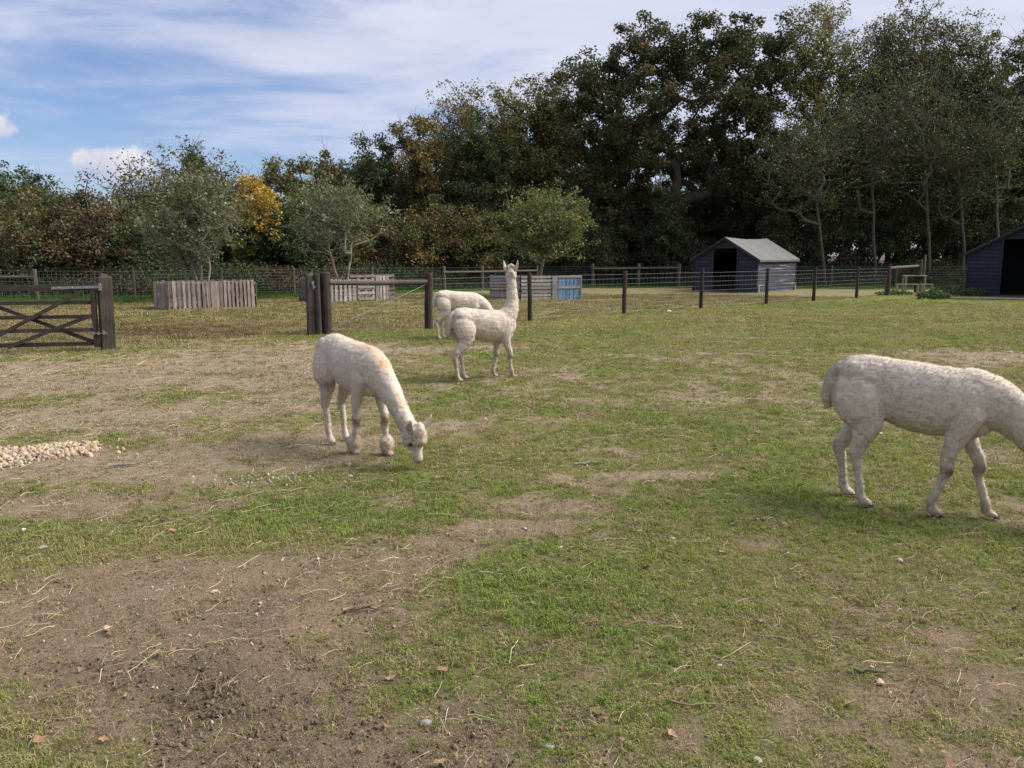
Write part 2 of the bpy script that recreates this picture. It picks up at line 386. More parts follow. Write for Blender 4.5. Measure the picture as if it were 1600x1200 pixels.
    o = mesh_np('ground', np.stack([x, y, z], 1), F[:, ::-1], m, smooth=True,
                attrs={'fa': np.stack([np.clip(gr, 0, 2), dry, lush], 1), 'fb': np.stack([np.clip(dark, 0, 1), brown, chips], 1)})
    o.data.update()
    tag(o, 'trodden pasture ground of bare earth and cropped turf', kind='structure')
    # faces must look up
    if o.data.polygons[len(o.data.polygons)//2].normal.z < 0: o.data.flip_normals()
    return o
build_ground()

# ------------------------------------------------------------------ scattering (one stuff object each)
def tuft_mesh(name, rng, nb, rad, h, wid, bend=.6, mat=None, flat=0.0):
    V = []; F = []
    for i in range(nb):
        a = rng.uniform(0, 2*math.pi); rr = rad*math.sqrt(rng.random()); x, y = rr*math.cos(a), rr*math.sin(a)
        d = rng.uniform(0, 2*math.pi); l = h*rng.uniform(.5, 1.1); b = bend*rng.uniform(.3, 1.3)
        dx_, dy_ = math.cos(d), math.sin(d); sx, sy = -dy_*wid/2, dx_*wid/2
        m1 = (x+dx_*l*b*.35, y+dy_*l*b*.35, l*.6*(1-flat)); m2 = (x+dx_*l*b, y+dy_*l*b, l*(1-b*.45)*(1-flat))
        k = len(V)
        V += [(x-sx, y-sy, -.006), (x+sx, y+sy, -.006), (m1[0]+sx*.9, m1[1]+sy*.9, m1[2]), (m1[0]-sx*.9, m1[1]-sy*.9, m1[2]), m2]
        F += [(k, k+1, k+2, k+3), (k+3, k+2, k+4)]
    me = bpy.data.meshes.new(name); me.from_pydata(V, [], F); me.update()
    if mat: me.materials.append(mat)
    return me
def scatter(name, label, meshes, P, rot, scl, idx, tint, mat, kind='stuff'):
    me = bpy.data.meshes.new(name); n = len(P)
    me.vertices.add(n); me.vertices.foreach_set('co', np.asarray(P, np.float32).ravel())
    for an, ty, key, dat in (('rot', 'FLOAT_VECTOR', 'vector', rot), ('scl', 'FLOAT_VECTOR', 'vector', scl), ('tint', 'FLOAT_COLOR', 'color', tint), ('idx', 'INT', 'value', idx)):
        a = me.attributes.new(an, ty, 'POINT'); a.data.foreach_set(key, np.asarray(dat, np.int32 if an == 'idx' else np.float32).ravel())
    me.materials.append(mat)
    o = bpy.data.objects.new(name, me); link(o); tag(o, label, kind=kind)
    ng = bpy.data.node_groups.new('scatter_'+name, 'GeometryNodeTree')
    ng.interface.new_socket('Geometry', in_out='INPUT', socket_type='NodeSocketGeometry')
    ng.interface.new_socket('Geometry', in_out='OUTPUT', socket_type='NodeSocketGeometry')
    N = ng.nodes; L = ng.links
    gi = N.new('NodeGroupInput'); go = N.new('NodeGroupOutput')
    iop = N.new('GeometryNodeInstanceOnPoints'); iop.inputs['Pick Instance'].default_value = True
    g2i = N.new('GeometryNodeGeometryToInstance')
    for m_ in meshes:
        so_ = bpy.data.objects.new(m_.name, m_)
        oi = N.new('GeometryNodeObjectInfo'); oi.inputs['Object'].default_value = so_
        L.new(oi.outputs['Geometry'], g2i.inputs[0])
    def na(nm, ty):
        a = N.new('GeometryNodeInputNamedAttribute'); a.data_type = ty; a.inputs['Name'].default_value = nm; return a.outputs['Attribute']
    L.new(gi.outputs[0], iop.inputs['Points']); L.new(g2i.outputs[0], iop.inputs['Instance'])
    L.new(na('idx', 'INT'), iop.inputs['Instance Index']); L.new(na('rot', 'FLOAT_VECTOR'), iop.inputs['Rotation']); L.new(na('scl', 'FLOAT_VECTOR'), iop.inputs['Scale'])
    L.new(iop.outputs[0], go.inputs[0])
    md = o.modifiers.new('scatter', 'NODES'); md.node_group = ng
    return o
R_ = np.random.default_rng(5)
def sector(n, r0, r1, half=40, pw=1.0):
    r = r0+(r1-r0)*R_.random(n)**pw; a = np.radians(R_.uniform(-half, half, n)); return r*np.sin(a), r*np.cos(a), r
M['blade'] = leaf_mat('grass_blades', .3, .7, inst=True)
M['inst'] = leaf_mat('dry_litter', .05, .8, inst=True)
rg = random.Random(4)
tufts = [tuft_mesh('tuft', rg, 11, .026, .020, .0026, .85, M['blade']) for _ in range(5)]
ctint = lambda base, n, v=.25: np.concatenate([np.array(base)[None, :]*(1+R_.uniform(-v, v, (n, 1)))*(1+R_.uniform(-.10, .10, (n, 3))), np.ones((n, 1))], 1)
def grass_points(n, r0, r1, half=40):
    x, y, r = sector(n, r0, r1, half)
    g, dry, lush, dark, brown, chips = fields(x, y)
    n4 = fbm(x*13, y*13, seed=97, oct=2)
    p = sstep(g+(n4-.5)*1.1+(R_.random(n)-.5)*.9, .42, 1.20)*(1-dry)*(1-chips)*(1-lush)+.015
    k = R_.random(n) < p
    return x[k], y[k], r[k], g[k]
x, y, r, g = grass_points(430000, 1.7, 37, 40)
n = len(x); s = (.6+R_.random(n)*.75)*(1+np.clip(r-4, 0, 20)*.13)
s *= .65+.5*np.clip(g, .3, 1.4)
yel = fbm(x*.8, y*.8, seed=91)[:, None]+R_.uniform(-.25, .25, (n, 1))+.10*sstep(r, 6, 18)[:, None]
tint = ctint((.190, .242, .055), n, .45); tint[:, :3] = tint[:, :3]*(1-np.clip((yel-.45)*2, 0, .85))+np.array([.360, .310, .130])*np.clip((yel-.45)*2, 0, .85)
scatter('grass', 'short cropped green grass of the pasture', tufts, np.stack([x, y, gz(x, y)+.002], 1),
        np.stack([R_.uniform(-.2, .2, n), R_.uniform(-.2, .2, n), R_.uniform(0, 6.28, n)], 1), np.stack([s, s, s*np.clip(R_.normal(.85, .25, n), .35, 1.6)/(1+np.clip(r-5, 0, 20)*.06)], 1),
        R_.integers(0, 5, n), tint, M['blade'])
# dead thatch: flattened tan and brown blades mixed through everything
flat_t = [tuft_mesh('thatch', rg, 9, .032, .030, .0026, 1.0, M['blade'], flat=.72) for _ in range(5)]
x, y, r = sector(230000, 1.7, 30, 40); n = len(x); g, dry, lush, dark, brown, chips = fields(x, y); q_ = fbm(x*5, y*5, seed=141, oct=3)
k = (R_.random(n) < (.16+.75*sstep(q_, .42, .68))*(1-dry)*(1-chips)*(1-.6*np.clip(dark, 0, 1))*(.35+.65*sstep(g, 0, .6))); x, y, r = x[k], y[k], r[k]; n = len(x)
s = (.5+R_.random(n)*.9)*(1+np.clip(r-4, 0, 20)*.13); t1 = ctint((.34, .27, .155), n, .45); bw = R_.random(n) < .35; t1[bw] = ctint((.165, .118, .07), int(bw.sum()), .4)
scatter('thatch', 'flattened dead grass and thatch lying between the green tufts', flat_t, np.stack([x, y, gz(x, y)+.004], 1), np.stack([R_.uniform(-.25, .25, n), R_.uniform(-.25, .25, n), R_.uniform(0, 6.28, n)], 1),
        np.stack([s, s, s], 1), R_.integers(0, 5, n), t1, M['blade'])
# dry paddock grass beyond the wire fence
x, y, r = sector(110000, 13, 34, 38)
g, dry, lush, dark, brown, chips = fields(x, y)
dens = fbm(x*1.2, y*1.2, seed=63)
k = (R_.random(len(x)) < dry*(.25+.9*sstep(dens, .35, .6))*(1-.4*brown)*(1-chips)); x, y, r, brown, lush = x[k], y[k], r[k], brown[k], lush[k]; n = len(x)
t1 = ctint((.30, .235, .125), n, .35); gmix = (R_.random(n) < .24*(fbm(x*.9, y*.9, seed=7) > .45)+.1)
t1[gmix] = ctint((.115, .14, .045), int(gmix.sum()), .3)
t1[:, :3] = t1[:, :3]*(1-.8*brown[:, None])+np.array([.15, .085, .05])*.8*brown[:, None]
s = R_.uniform(.8, 1.8, n)*(1+.02*r)
dry_t = [tuft_mesh('dry_tuft', rg, 9, .05, .045, .006, .7, M['blade']) for _ in range(4)]
scatter('dry_grass', 'yellowed dry grass of the far paddock', dry_t, np.stack([x, y, gz(x, y)], 1), np.stack([0*x, 0*x, R_.uniform(0, 6.28, n)], 1),
        np.stack([s, s, s*R_.uniform(.3, .95, n)], 1), R_.integers(0, 4, n), t1, M['blade'])
# lush strip and nettles along the wood edge
x = R_.uniform(-24, 34, 60000); bl = np.interp(x, BX, BY); y = bl+R_.uniform(-2.4, 4.5, len(x)); off = y-bl
n = len(x); t1 = ctint((.075, .150, .028), n, .35); hgt = np.where(off > .6, R_.uniform(1.5, 7.5, n)*np.clip((off-.3)/2, .1, 1), R_.uniform(.6, 1.3, n))
t1[off > .6, :3] *= np.array([.75, .72, .9])
scatter('nettles', 'band of bright green nettles and grass along the wood edge', dry_t, np.stack([x, y, gz(x, y)], 1), np.stack([0*x, 0*x, R_.uniform(0, 6.28, n)], 1),
        np.stack([1.5+hgt*.5, 1.5+hgt*.5, hgt*1.1], 1), R_.integers(0, 4, n), t1, M['blade'])
# straw
def straw_mesh(name, rng, L, w):
    V = []; F = []; segs = 4; a = 0; x = y = 0; z = .004; pts = []
    for i in range(segs+1):
        pts.append((x, y, z)); x += L/segs*math.cos(a); y += L/segs*math.sin(a); a += rng.uniform(-.9, .9)*(rng.random() < .22)+rng.uniform(-.05, .05); z = .003+rng.random()*.012
    for i, (x, y, z) in enumerate(pts):
        ww = w*(1-.5*i/segs); V += [(x, y-ww/2, z), (x, y+ww/2, z), (x, y, z+ww*.6)]
    for i in range(segs):
        b = 3*i; F += [(b, b+3, b+5, b+2), (b+2, b+5, b+4, b+1)]
    me = bpy.data.meshes.new(name); me.from_pydata(V, [], F); me.update(); me.materials.append(M['inst']); return me
straws = [straw_mesh('straw_stem', rg, rg.uniform(.04, .2), rg.uniform(.0016, .0034)) for _ in range(9)]
x, y, r = sector(60000, 1.8, 15, 40); n = len(x)
cl = fbm(x*1.3, y*1.3, seed=77); k = R_.random(n) < .20+1.3*sstep(cl, .45, .7); x, y, r = x[k], y[k], r[k]; n = len(x)
s = (.15+1.0*R_.random(n)**2)*(1+np.clip(r-5, 0, 9)*.07)
pale_s = ctint((.50, .41, .26), n, .35); bw = R_.random(n) < .5; pale_s[bw] = ctint((.20, .14, .095), int(bw.sum()), .3)
scatter('straw', 'loose pale straw stems scattered over the ground', straws, np.stack([x, y, gz(x, y)+.006], 1),
        np.stack([R_.uniform(-.1, .1, n), R_.uniform(-.12, .12, n), R_.uniform(0, 6.28, n)], 1), np.stack([s, s, s], 1), R_.integers(0, 9, n), pale_s, M['inst'])
# clods, grit
def rock_mesh(name, rng, n=1, flat=.65, mat=None, sub=2, rough=.25):
    import bmesh
    bm = bmesh.new(); bmesh.ops.create_icosphere(bm, subdivisions=sub, radius=1)
    a = Vector((rng.random()*9, rng.random()*9, rng.random()*9))
    from mathutils import noise as mn
    for v in bm.verts:
        k = 1+rough*2*(mn.noise(v.co*1.1+a))+rough*.8*mn.noise(v.co*2.7+a); v.co = Vector((v.co.x*k, v.co.y*k*.85, v.co.z*k*flat))
    me = bpy.data.meshes.new(name); bm.to_mesh(me); bm.free()
    me.polygons.foreach_set('use_smooth', [sub > 1]*len(me.polygons))
    if mat: me.materials.append(mat)
    return me
clods = [rock_mesh('clod', rg, flat=.7, mat=M['inst'], sub=1, rough=.5) for _ in range(5)]
x, y, r = sector(80000, 1.7, 12, 40); g, dry, lush, dark, brown, chips = fields(x, y)
k = R_.random(len(x)) < np.clip(.10+.9*dark+.25*(g < .3), 0, 1)*(g < .8); x, y, dk, r = x[k], y[k], dark[k], r[k]; n = len(x)
s = .0012+.0055*R_.random(n)**2.2*(1+1.2*dk*R_.random(n))*(1+.05*r)+.0015*dk; t1 = ctint((.150, .108, .075), n, .4); t1[:, :3] *= (1-.30*np.clip(dk, 0, 1))[:, None]
scatter('clods', 'crumbs of loose dark earth on the bare ground', clods, np.stack([x, y, gz(x, y)+s*.3], 1), R_.uniform(0, 6.28, (n, 3)), np.stack([s, s, s], 1), R_.integers(0, 5, n), t1, M['inst'])
x, y, r = sector(20000, 1.8, 20, 40); g = fields(x, y)[0]; k = R_.random(len(x)) < (.14+.5*(g < .55)); x, y, r = x[k], y[k], r[k]; n = len(x)
s = (.0015+.006*R_.random(n)**2)*(1+.10*r); t1 = ctint((.34, .29, .23), n, .35)
scatter('grit', 'small pale stones trodden into the pasture', clods, np.stack([x, y, gz(x, y)+s*.2], 1), R_.uniform(0, 6.28, (n, 3)), np.stack([s, s, s*.7], 1), R_.integers(0, 5, n), t1, M['inst'])
# fallen leaves
def fallen_leaf(name, rng):
    V = []; n_ = 9
    V.append((0, 0, .004))
    for i in range(n_):
        a = 2*math.pi*i/n_; rr = (.022 if i % 2 else .013)*rng.uniform(.8, 1.2); V.append((rr*1.5*math.cos(a), rr*math.sin(a), .003+rng.random()*.012))
    F = [(0, i+1, (i+1) % n_+1) for i in range(n_)]
    me = bpy.data.meshes.new(name); me.from_pydata(V, [], F); me.update(); me.materials.append(M['inst']); return me
lf = [fallen_leaf('fallen_leaf', rg) for _ in range(4)]
x, y, r = sector(420, 1.9, 12, 40); n = len(x); s = R_.uniform(.35, 1.0, n)
scatter('fallen_leaves', 'dead brown leaves dropped on the grass', lf, np.stack([x, y, gz(x, y)+.012], 1), np.stack([R_.uniform(-.4, .4, n), R_.uniform(-.4, .4, n), R_.uniform(0, 6.28, n)], 1),
        np.stack([s, s, s], 1), R_.integers(0, 4, n), ctint((.22, .135, .085), n, .4), M['inst'])
# gravel heap at the left edge
peb = [rock_mesh('pebble', rg, flat=.7, mat=M['inst'], sub=2, rough=.13) for _ in range(5)]
c = G(52, 716); n = 3400
a = R_.uniform(0, 6.28, n); q = np.sqrt(R_.random(n)); q = np.where(R_.random(n) < .10, q*1.3, q); lx = q*np.cos(a)*1.02-.22; ly = q*np.sin(a)*(.40+.09*np.sin(a*3+1))
ang = math.radians(22); X = c[0]+lx*.86*math.cos(ang)-ly*math.sin(ang)-.24; Y = c[1]+lx*math.sin(ang)+ly*math.cos(ang)+.02
edge = np.clip(1-q, 0, 1); keep = (R_.random(n) < .35+2.6*edge)
s = .008+.018*R_.random(n)**1.5; Z = gz(X, Y)+R_.random(n)*np.clip(edge*.10, 0, .026)+s*.3
pal = np.array([(.42, .31, .205), (.46, .375, .27), (.34, .215, .125), (.23, .205, .18), (.44, .36, .26), (.35, .265, .175)])
t1 = np.concatenate([pal[R_.integers(0, 6, n)]*(1+R_.uniform(-.15, .15, (n, 1))), np.ones((n, 1))], 1)
k = keep
scatter('gravel', 'heap of pale tan rounded gravel at the left edge', peb, np.stack([X, Y, Z], 1)[k], R_.uniform(0, 6.28, (k.sum(), 3)), np.stack([s*1.15, s, s], 1)[k], R_.integers(0, 5, int(k.sum())), t1[k], M['inst'])
c = G(425, 748); n = 60
X = c[0]+R_.normal(0, .19, n); Y = c[1]+R_.normal(0, .07, n)+(X-c[0])*.1; s = R_.uniform(.005, .015, n)
t1 = ctint((.40, .37, .29), n, .2)
scatter('chalk_gravel', 'small spill of white gravel on bare earth', peb, np.stack([X, Y, gz(X, Y)+s*.3], 1), R_.uniform(0, 6.28, (n, 3)), np.stack([s, s, s*.7], 1), R_.integers(0, 5, n), t1, M['inst'])
#PART2
# ------------------------------------------------------------------ sheds
def shed(label, A, ang, Wd, Ld, eave, ridge, door, mats, base=None, over=.14, nroof=6, sag=.07, group=None):
    root = empty('shed', (A[0], A[1], gz1(*A)-.02), math.radians(ang), label=label, cat='shed', group=group)
    bh = .145; th = .02; mf, ms = mats
    mid = Wd/2; slope = (ridge-eave)/mid
    u0, u1, dtop = door
    k = 0
    rg_ = random.Random(7)
    z = 0
    def zr(u): return eave+slope*(mid-abs(u-mid))
    # gable boards, cut by the door opening and by the roof line
    while z < ridge-.03:
        z1 = min(z+bh-.006, ridge-.01)
        spans = [(0.0, Wd)]
        if z < dtop: spans = [(0.0, u0), (u1, Wd)]
        for (a, b) in spans:
            ta, tb = a, b
            if z1 > eave:
                cut = (z1-eave)/slope; cut0 = max(0, (z-eave)/slope)
            else: cut = cut0 = 0
            aa0, bb0 = max(a, cut0), min(b, Wd-cut0); aa1, bb1 = max(a, cut), min(b, Wd-cut)
            if bb0-aa0 < .05: continue
            if bb1 < aa1: aa1 = bb1 = (aa0+bb0)/2
            for yy, nm in ((0, 1), (Ld, 0)):
                if nm == 0 and z < dtop and a > 0: continue
                if nm == 0: aa0_, bb0_, aa1_, bb1_ = (max(0, cut0), Wd-cut0, max(0, cut), Wd-cut) if z < dtop else (aa0, bb0, aa1, bb1)
                else: aa0_, bb0_, aa1_, bb1_ = aa0, bb0, aa1, bb1
                m = MB(); o1 = -th-.008 if nm else th+.008; o2 = -th*.4 if nm else th*.4
                m.v = [(aa0_, yy, z), (bb0_, yy, z), (bb1_, yy, z1), (aa1_, yy, z1), (aa0_, yy+o1, z), (bb0_, yy+o1, z), (bb1_, yy+o2, z1), (aa1_, yy+o2, z1)]
                m.f = [(0, 3, 2, 1), (4, 5, 6, 7), (0, 1, 5, 4), (1, 2, 6, 5), (2, 3, 7, 6), (3, 0, 4, 7)]
                m.build('board', mf, root)
        z += bh
    z = 0
    while z < eave-.02:
        z1 = min(z+bh-.006, eave)
        for xx, sg, mt in ((0, -1, mf), (Wd, 1, ms)):
            m = MB(); o1 = sg*(th+.008); o2 = sg*th*.4
            m.v = [(xx, 0, z), (xx, Ld, z), (xx, Ld, z1), (xx, 0, z1), (xx+o1, 0, z), (xx+o1, Ld, z), (xx+o2, Ld, z1), (xx+o2, 0, z1)]
            m.f = [(0, 1, 2, 3), (4, 7, 6, 5), (0, 4, 5, 1), (1, 5, 6, 2), (2, 6, 7, 3), (3, 7, 4, 0)]
            m.build('board', mt, root)
        z += bh
    MB().box(.03, Ld/2, eave/2, .02, Ld-.1, eave-.02).box(Wd-.03, Ld/2, eave/2, .02, Ld-.1, eave-.02).box(mid, Ld-.04, eave/2, Wd-.1, .02, eave-.02).build('gap_blocker', mf, root)  # added inner sheets that stop daylight through the board gaps
    m = MB(); m.v = [(.05, Ld-.035, eave-.02), (Wd-.05, Ld-.035, eave-.02), (mid, Ld-.035, ridge-.09), (.05, Ld-.055, eave-.02), (Wd-.05, Ld-.055, eave-.02), (mid, Ld-.055, ridge-.09)]
    m.f = [(0, 1, 2), (5, 4, 3), (0, 3, 4, 1), (1, 4, 5, 2), (2, 5, 3, 0)]; m.build('gap_blocker', mf, root)  # added gable sheet, closes the gaps against daylight
    # corner posts, door frame
    for (cx, cy) in ((0, 0), (Wd, 0), (Wd, Ld), (0, Ld)):
        MB().box(cx+(-.012 if cx == 0 else .012), cy+(-.012 if cy == 0 else .012), eave/2, .065, .065, eave-.01).build('corner_trim', mf, root)
    for uu in (u0, u1): MB().box(uu, -.014, dtop/2, .055, .062, dtop).build('door_jamb', mf, root)
    MB().box((u0+u1)/2, -.017, dtop+.03, u1-u0+.10, .058, .07).build('door_lintel', mf, root)
    # roof sheets, each its own, sagging between the gables
    n = nroof; y0, y1 = -over, Ld+over
    for side in (-1, 1):
        for i in range(n):
            a = y0+(y1-y0)*i/n; b = y0+(y1-y0)*(i+1)/n+.03*(i < n-1)
            m = MB(); P = []
            lift = .006*(i % 2)
            for yy in (a, b):
                sg_ = sag*math.sin(math.pi*np.clip((yy-y0)/(y1-y0), 0, 1))
                for uu in np.linspace(0, mid+over*1.05, 5):
                    zz_ = ridge-slope*uu-sg_*(1-.6*uu/mid)+.035+lift
                    P.append((mid+side*uu, yy, zz_))
            V = P+[(p[0], p[1], p[2]-.022) for p in P]; m.v = V
            for q in range(4):
                m.f += [(q, q+1, q+6, q+5), (q+10, q+15, q+16, q+11), (q, q+10, q+11, q+1), (q+5, q+6, q+16, q+15)]
            m.f += [(0, 5, 15, 10), (4, 14, 19, 9)]
            o = m.build('roof_sheet', M['felt'], root)
        e = mid+side*(mid+over*1.0); zz_ = ridge-slope*(mid+over)-.035
        MB().beam((e, y0+.01, zz_), (e, y1-.01, zz_), .03, .075).build('fascia', M['old_post'] if side > 0 else mf, root)
        for yy in (y0+.012, y1-.012):
            MB().beam((mid, yy, ridge-.035), (mid+side*(mid+over), yy, ridge-slope*(mid+over)-.035), .024, .10).build('bargeboard', mf, root)
    if base:
        for (cx, cy) in base: MB().box(cx, cy, .16, .09, .05, .34).build('foot_block', M['pale_wood'], root)
    return root
A = (8.34, 37.04); B = (10.67, 35.11); ang = math.degrees(math.atan2(B[1]-A[1], B[0]-A[0]))
shed('small navy shed with a grey pitched roof and an open doorway, behind the wire fence', A, ang, 3.02, 4.45, 1.52, 2.42, (.93, 2.1, 1.96), (M['shed_wood'], M['shed_side']), base=[(3.08, .04), (3.08, 4.35)])
M['shed_dark'] = wood_mat('plain_navy_boards', (.014, .015, .024), (.028, .030, .046), grain=(.05, .05, 1), scale=5, rnd=.25, rough=.7)
shed('large dark navy shed at the right edge with a wide open doorway', (18.83, 33.37), -36.9, 3.84, 3.4, 1.80, 2.86, (1.17, 2.85, 2.30), (M['shed_dark'], M['shed_dark']), over=.16)
# timber edging of the wood-chip apron
g0, g1 = G(1470, 468), G(1640, 471)
m = MB(); m.tube([(g0[0], g0[1], .03), ((g0[0]+g1[0])/2, (g0[1]+g1[1])/2+.1, .04), (g1[0], g1[1], .03)], [.05, .06, .05], 8)
tag(m.build('edging_log', M['old_post']), 'low timber edging lying in front of the wood chips by the large shed', 'log')

# ------------------------------------------------------------------ fences
def round_post(parent, x, y, h, r, mat, lean=(0, 0), name='post', n=12, label=None):
    z = gz1(x, y) if y < 60 else 0
    m = MB(); m.tube([(0, 0, -.25), (0, 0, h*.4), (lean[0]*h, lean[1]*h, h-.02), (lean[0]*h, lean[1]*h, h)], [r*1.06, r*1.03, r, r*.88], n)
    o = m.build(name, mat, parent, smooth=False)
    px0 = parent.location if parent else Vector((0, 0, 0)); o.location = (x-px0.x, y-px0.y, z-px0.z)
    if label: o['label'] = label
    return o
def netting(parent, P, z0, z1, nh, dx, r, mat, top=None, name='wire_netting', rngs=3):
    m = MB(); px0 = parent.location
    zs = [z0+(z1-z0)*(i/(nh-1))**1.15 for i in range(nh)]
    rr = random.Random(rngs)
    for (a, b) in zip(P[:-1], P[1:]):
        L = math.hypot(b[0]-a[0], b[1]-a[1]); d = ((b[0]-a[0])/L, (b[1]-a[1])/L)
        for zi in zs+([top] if top else []):
            k = max(2, int(L/.9)); pts = []
            for i in range(k+1):
                s = L*i/k; pts.append((a[0]+d[0]*s-px0.x, a[1]+d[1]*s-px0.y, zi+(rr.uniform(-.012, .012) if 0 < i < k else 0)))
            m.tube(pts, [r*(1.15 if zi in (z0, z1, top) else 1)]*len(pts), 3, cap=False)
        k = int(L/dx)
        for i in range(1, k):
            s = L*i/k; x_, y_ = a[0]+d[0]*s-px0.x, a[1]+d[1]*s-px0.y
            m.tube([(x_, y_, z0), (x_+rr.uniform(-.01, .01), y_, z1)], [r*1.0, r*1.0], 3, cap=False)
    o = m.build(name, mat, parent); o['kind'] = 'stuff'
    return o
NEAR = [G(670, 514), G(828, 502), G(975, 491), G(1095, 483), G(1197, 476), G(1271, 471), G(1338, 466), G(1386, 462)]
nf = empty('wire_fence', (NEAR[0][0], NEAR[0][1], 0), label='near stock-wire fence with slim dark posts crossing behind the alpacas', cat='fence')
RP = random.Random(2)
for i, p in enumerate(NEAR):
    big_ = i == 0 or i == len(NEAR)-1
    round_post(nf, p[0], p[1], 1.24 if i == 0 else 1.2, .088 if i == 0 else (.10 if big_ else .055+.004*RP.random()), M['post_wood'], (RP.uniform(-.02, .02), RP.uniform(-.02, .02)), label='thick dark strainer post' if big_ else None)
netting(nf, NEAR, .10, .98, 8, .15, .0022, M['wire'], top=1.10)
# short rail panel between two thick posts at the far right of the fence
p0, p1 = NEAR[-1], G(1433, 457)
round_post(nf, p1[0], p1[1], 1.42, .13, M['post_wood'], label='thick dark strainer post')
round_post(nf, p1[0]+.28, p1[1]+.1, 1.66, .05, M['old_post'])
m = MB(); m.tube([(p0[0]-NEAR[0][0], p0[1]-NEAR[0][1], 1.12), (p1[0]-NEAR[0][0], p1[1]-NEAR[0][1], 1.17)], [.055, .055], 10); m.build('rail', M['old_post'], nf)
# gateway panel : latch post, round posts, rail, brace wire
GP = G(489, 524); GQ = G(511, 523); GR = G(500, 523.5)
gp = empty('rail_fence', (GQ[0], GQ[1], 0), label='short round-rail fence panel with a diagonal brace wire beside the gateway', cat='fence')
z_ = gz1(*GP)
m = MB().box(0, 0, .50, .19, .19, 1.42); m.v += [(0, 0, 1.27)]; m.f += [(4, 5, 8), (5, 6, 8), (6, 7, 8), (7, 4, 8)]
lp = m.build('gate_post', M['gate_wood'])
lp.location = (GP[0], GP[1], z_); lp.rotation_euler = (0, .01, math.radians(28)); tag(lp, 'square dark post with a zinc latch standing next to two round posts', 'post')
m = MB().box(.02, -.102, 1.02, .05, .014, .17).box(.045, -.115, .98, .07, .03, .03).box(-.01, -.112, 1.06, .03, .03, .06); m.build('latch', M['zinc'], lp)
round_post(gp, GR[0], GR[1]-.1, 1.24, .062, M['post_wood'])
round_post(gp, GQ[0], GQ[1], 1.26, .108, M['post_wood'])
m = MB(); q = NEAR[0]
m.tube([(.09, 0, 1.06), ((q[0]-GQ[0])/2, (q[1]-GQ[1])/2, 1.035), (q[0]-GQ[0]-.02, q[1]-GQ[1]-.08, 1.04)], [.05, .056, .052], 12); m.build('rail', M['rail_dark'], gp)
m = MB(); m.tube([(.1, -.05, .12), (q[0]-GQ[0], q[1]-GQ[1]-.09, 1.0)], [.0035, .0035], 5); m.tube([(.1, -.02, .16), (q[0]-GQ[0], q[1]-GQ[1]-.09, 1.0)], [.003, .003], 5); m.build('brace_wire', M['wire'], gp)
netting(gp, [GQ, q], .08, .96, 7, .15, .0026, M['wire_dark'])

# field gate swung back against the left-hand fence
PL = G(163, 547)
m = MB().box(0, 0, .50, .205, .205, 1.46); m.v += [(0, 0, 1.31)]; m.f += [(4, 5, 8), (5, 6, 8), (6, 7, 8), (7, 4, 8)]
hp = m.build('gate_post', M['gate_wood']); hp.location = (PL[0]+.06, PL[1]+.02, gz1(*PL)); hp.rotation_euler = (-.0, 0.02, math.radians(38))
tag(hp, 'thick square dark post with pointed cap that carries the field gate', 'post')
gx, gy = PL[0]-.07, PL[1]-.09
gate = empty('field_gate', (gx, gy, gz1(gx, gy)), math.radians(180+13), label='dark wooden five-bar field gate with crossed braces standing open at the left edge', cat='gate')
GL = 3.55
def gbar(nm, a, b, w, h, mat=M['gate_wood_x'], y=0, lab=None):
    m = MB(); m.beam((a[0], y, a[1]), (b[0], y, b[1]), w, h); o = m.build(nm, mat, gate)
    if lab: o['label'] = lab
gbar('top_rail', (.0, 1.075), (GL, 1.06), .055, .095, y=0)
for zz_, hh in ((.825, .062), (.585, .062), (.36, .062), (.125, .07)): gbar('rail', (.03, zz_), (GL, zz_), .026, hh, y=.006)
MB().box(.0, 0, .60, .075, .075, 1.08).build('hinge_stile', M['gate_wood'], gate)
MB().box(GL, 0, .58, .07, .07, 1.06).build('latch_stile', M['gate_wood'], gate)
gbar('brace', (.06, .15), (1.55, .80), .022, .062, y=-.034)
gbar('brace', (.15, 1.02), (1.75, .14), .022, .062, y=.040)
gbar('brace', (.05, .60), (1.35, .10), .022, .062, y=.064)
gbar('brace', (1.75, .14), (3.4, 1.0), .022, .062, y=.064)
m = MB(); m.beam((-.12, .045, 1.085), (.62, .045, 1.07), .012, .045); m.box(-.13, .045, 1.085, .04, .04, .12); [m.ellipsoid((x_, .055, 1.078), (.012, .008, .012), nu=6, nv=4) for x_ in (.1, .3, .5)]
m.build('strap_hinge', M['zinc'], gate)
m = MB(); m.tube([(-.18, .05, .30), (.08, .05, .30)], [.009, .009], 8); m.box(-.13, .05, .31, .03, .03, .07); m.box(-.05, .05, .30, .035, .03, .05); m.box(.03, .05, .30, .04, .03, .04)
m.build('lower_hinge', M['zinc'], gate)
# wire fence running left from the gate post
LF = [(PL[0]-.1, PL[1]+.25), (PL[0]-3.3, PL[1]+.1), (PL[0]-6.5, PL[1]-.2)]
lf_ = empty('wire_fence', (LF[0][0], LF[0][1], 0), label='thin wire netting fence running behind the open field gate', cat='fence')
for p in LF[1:]: round_post(lf_, p[0], p[1], 1.15, .06, M['post_wood'])
netting(lf_, LF, .06, 1.0, 8, .15, .0024, M['wire_dark'], top=1.16)
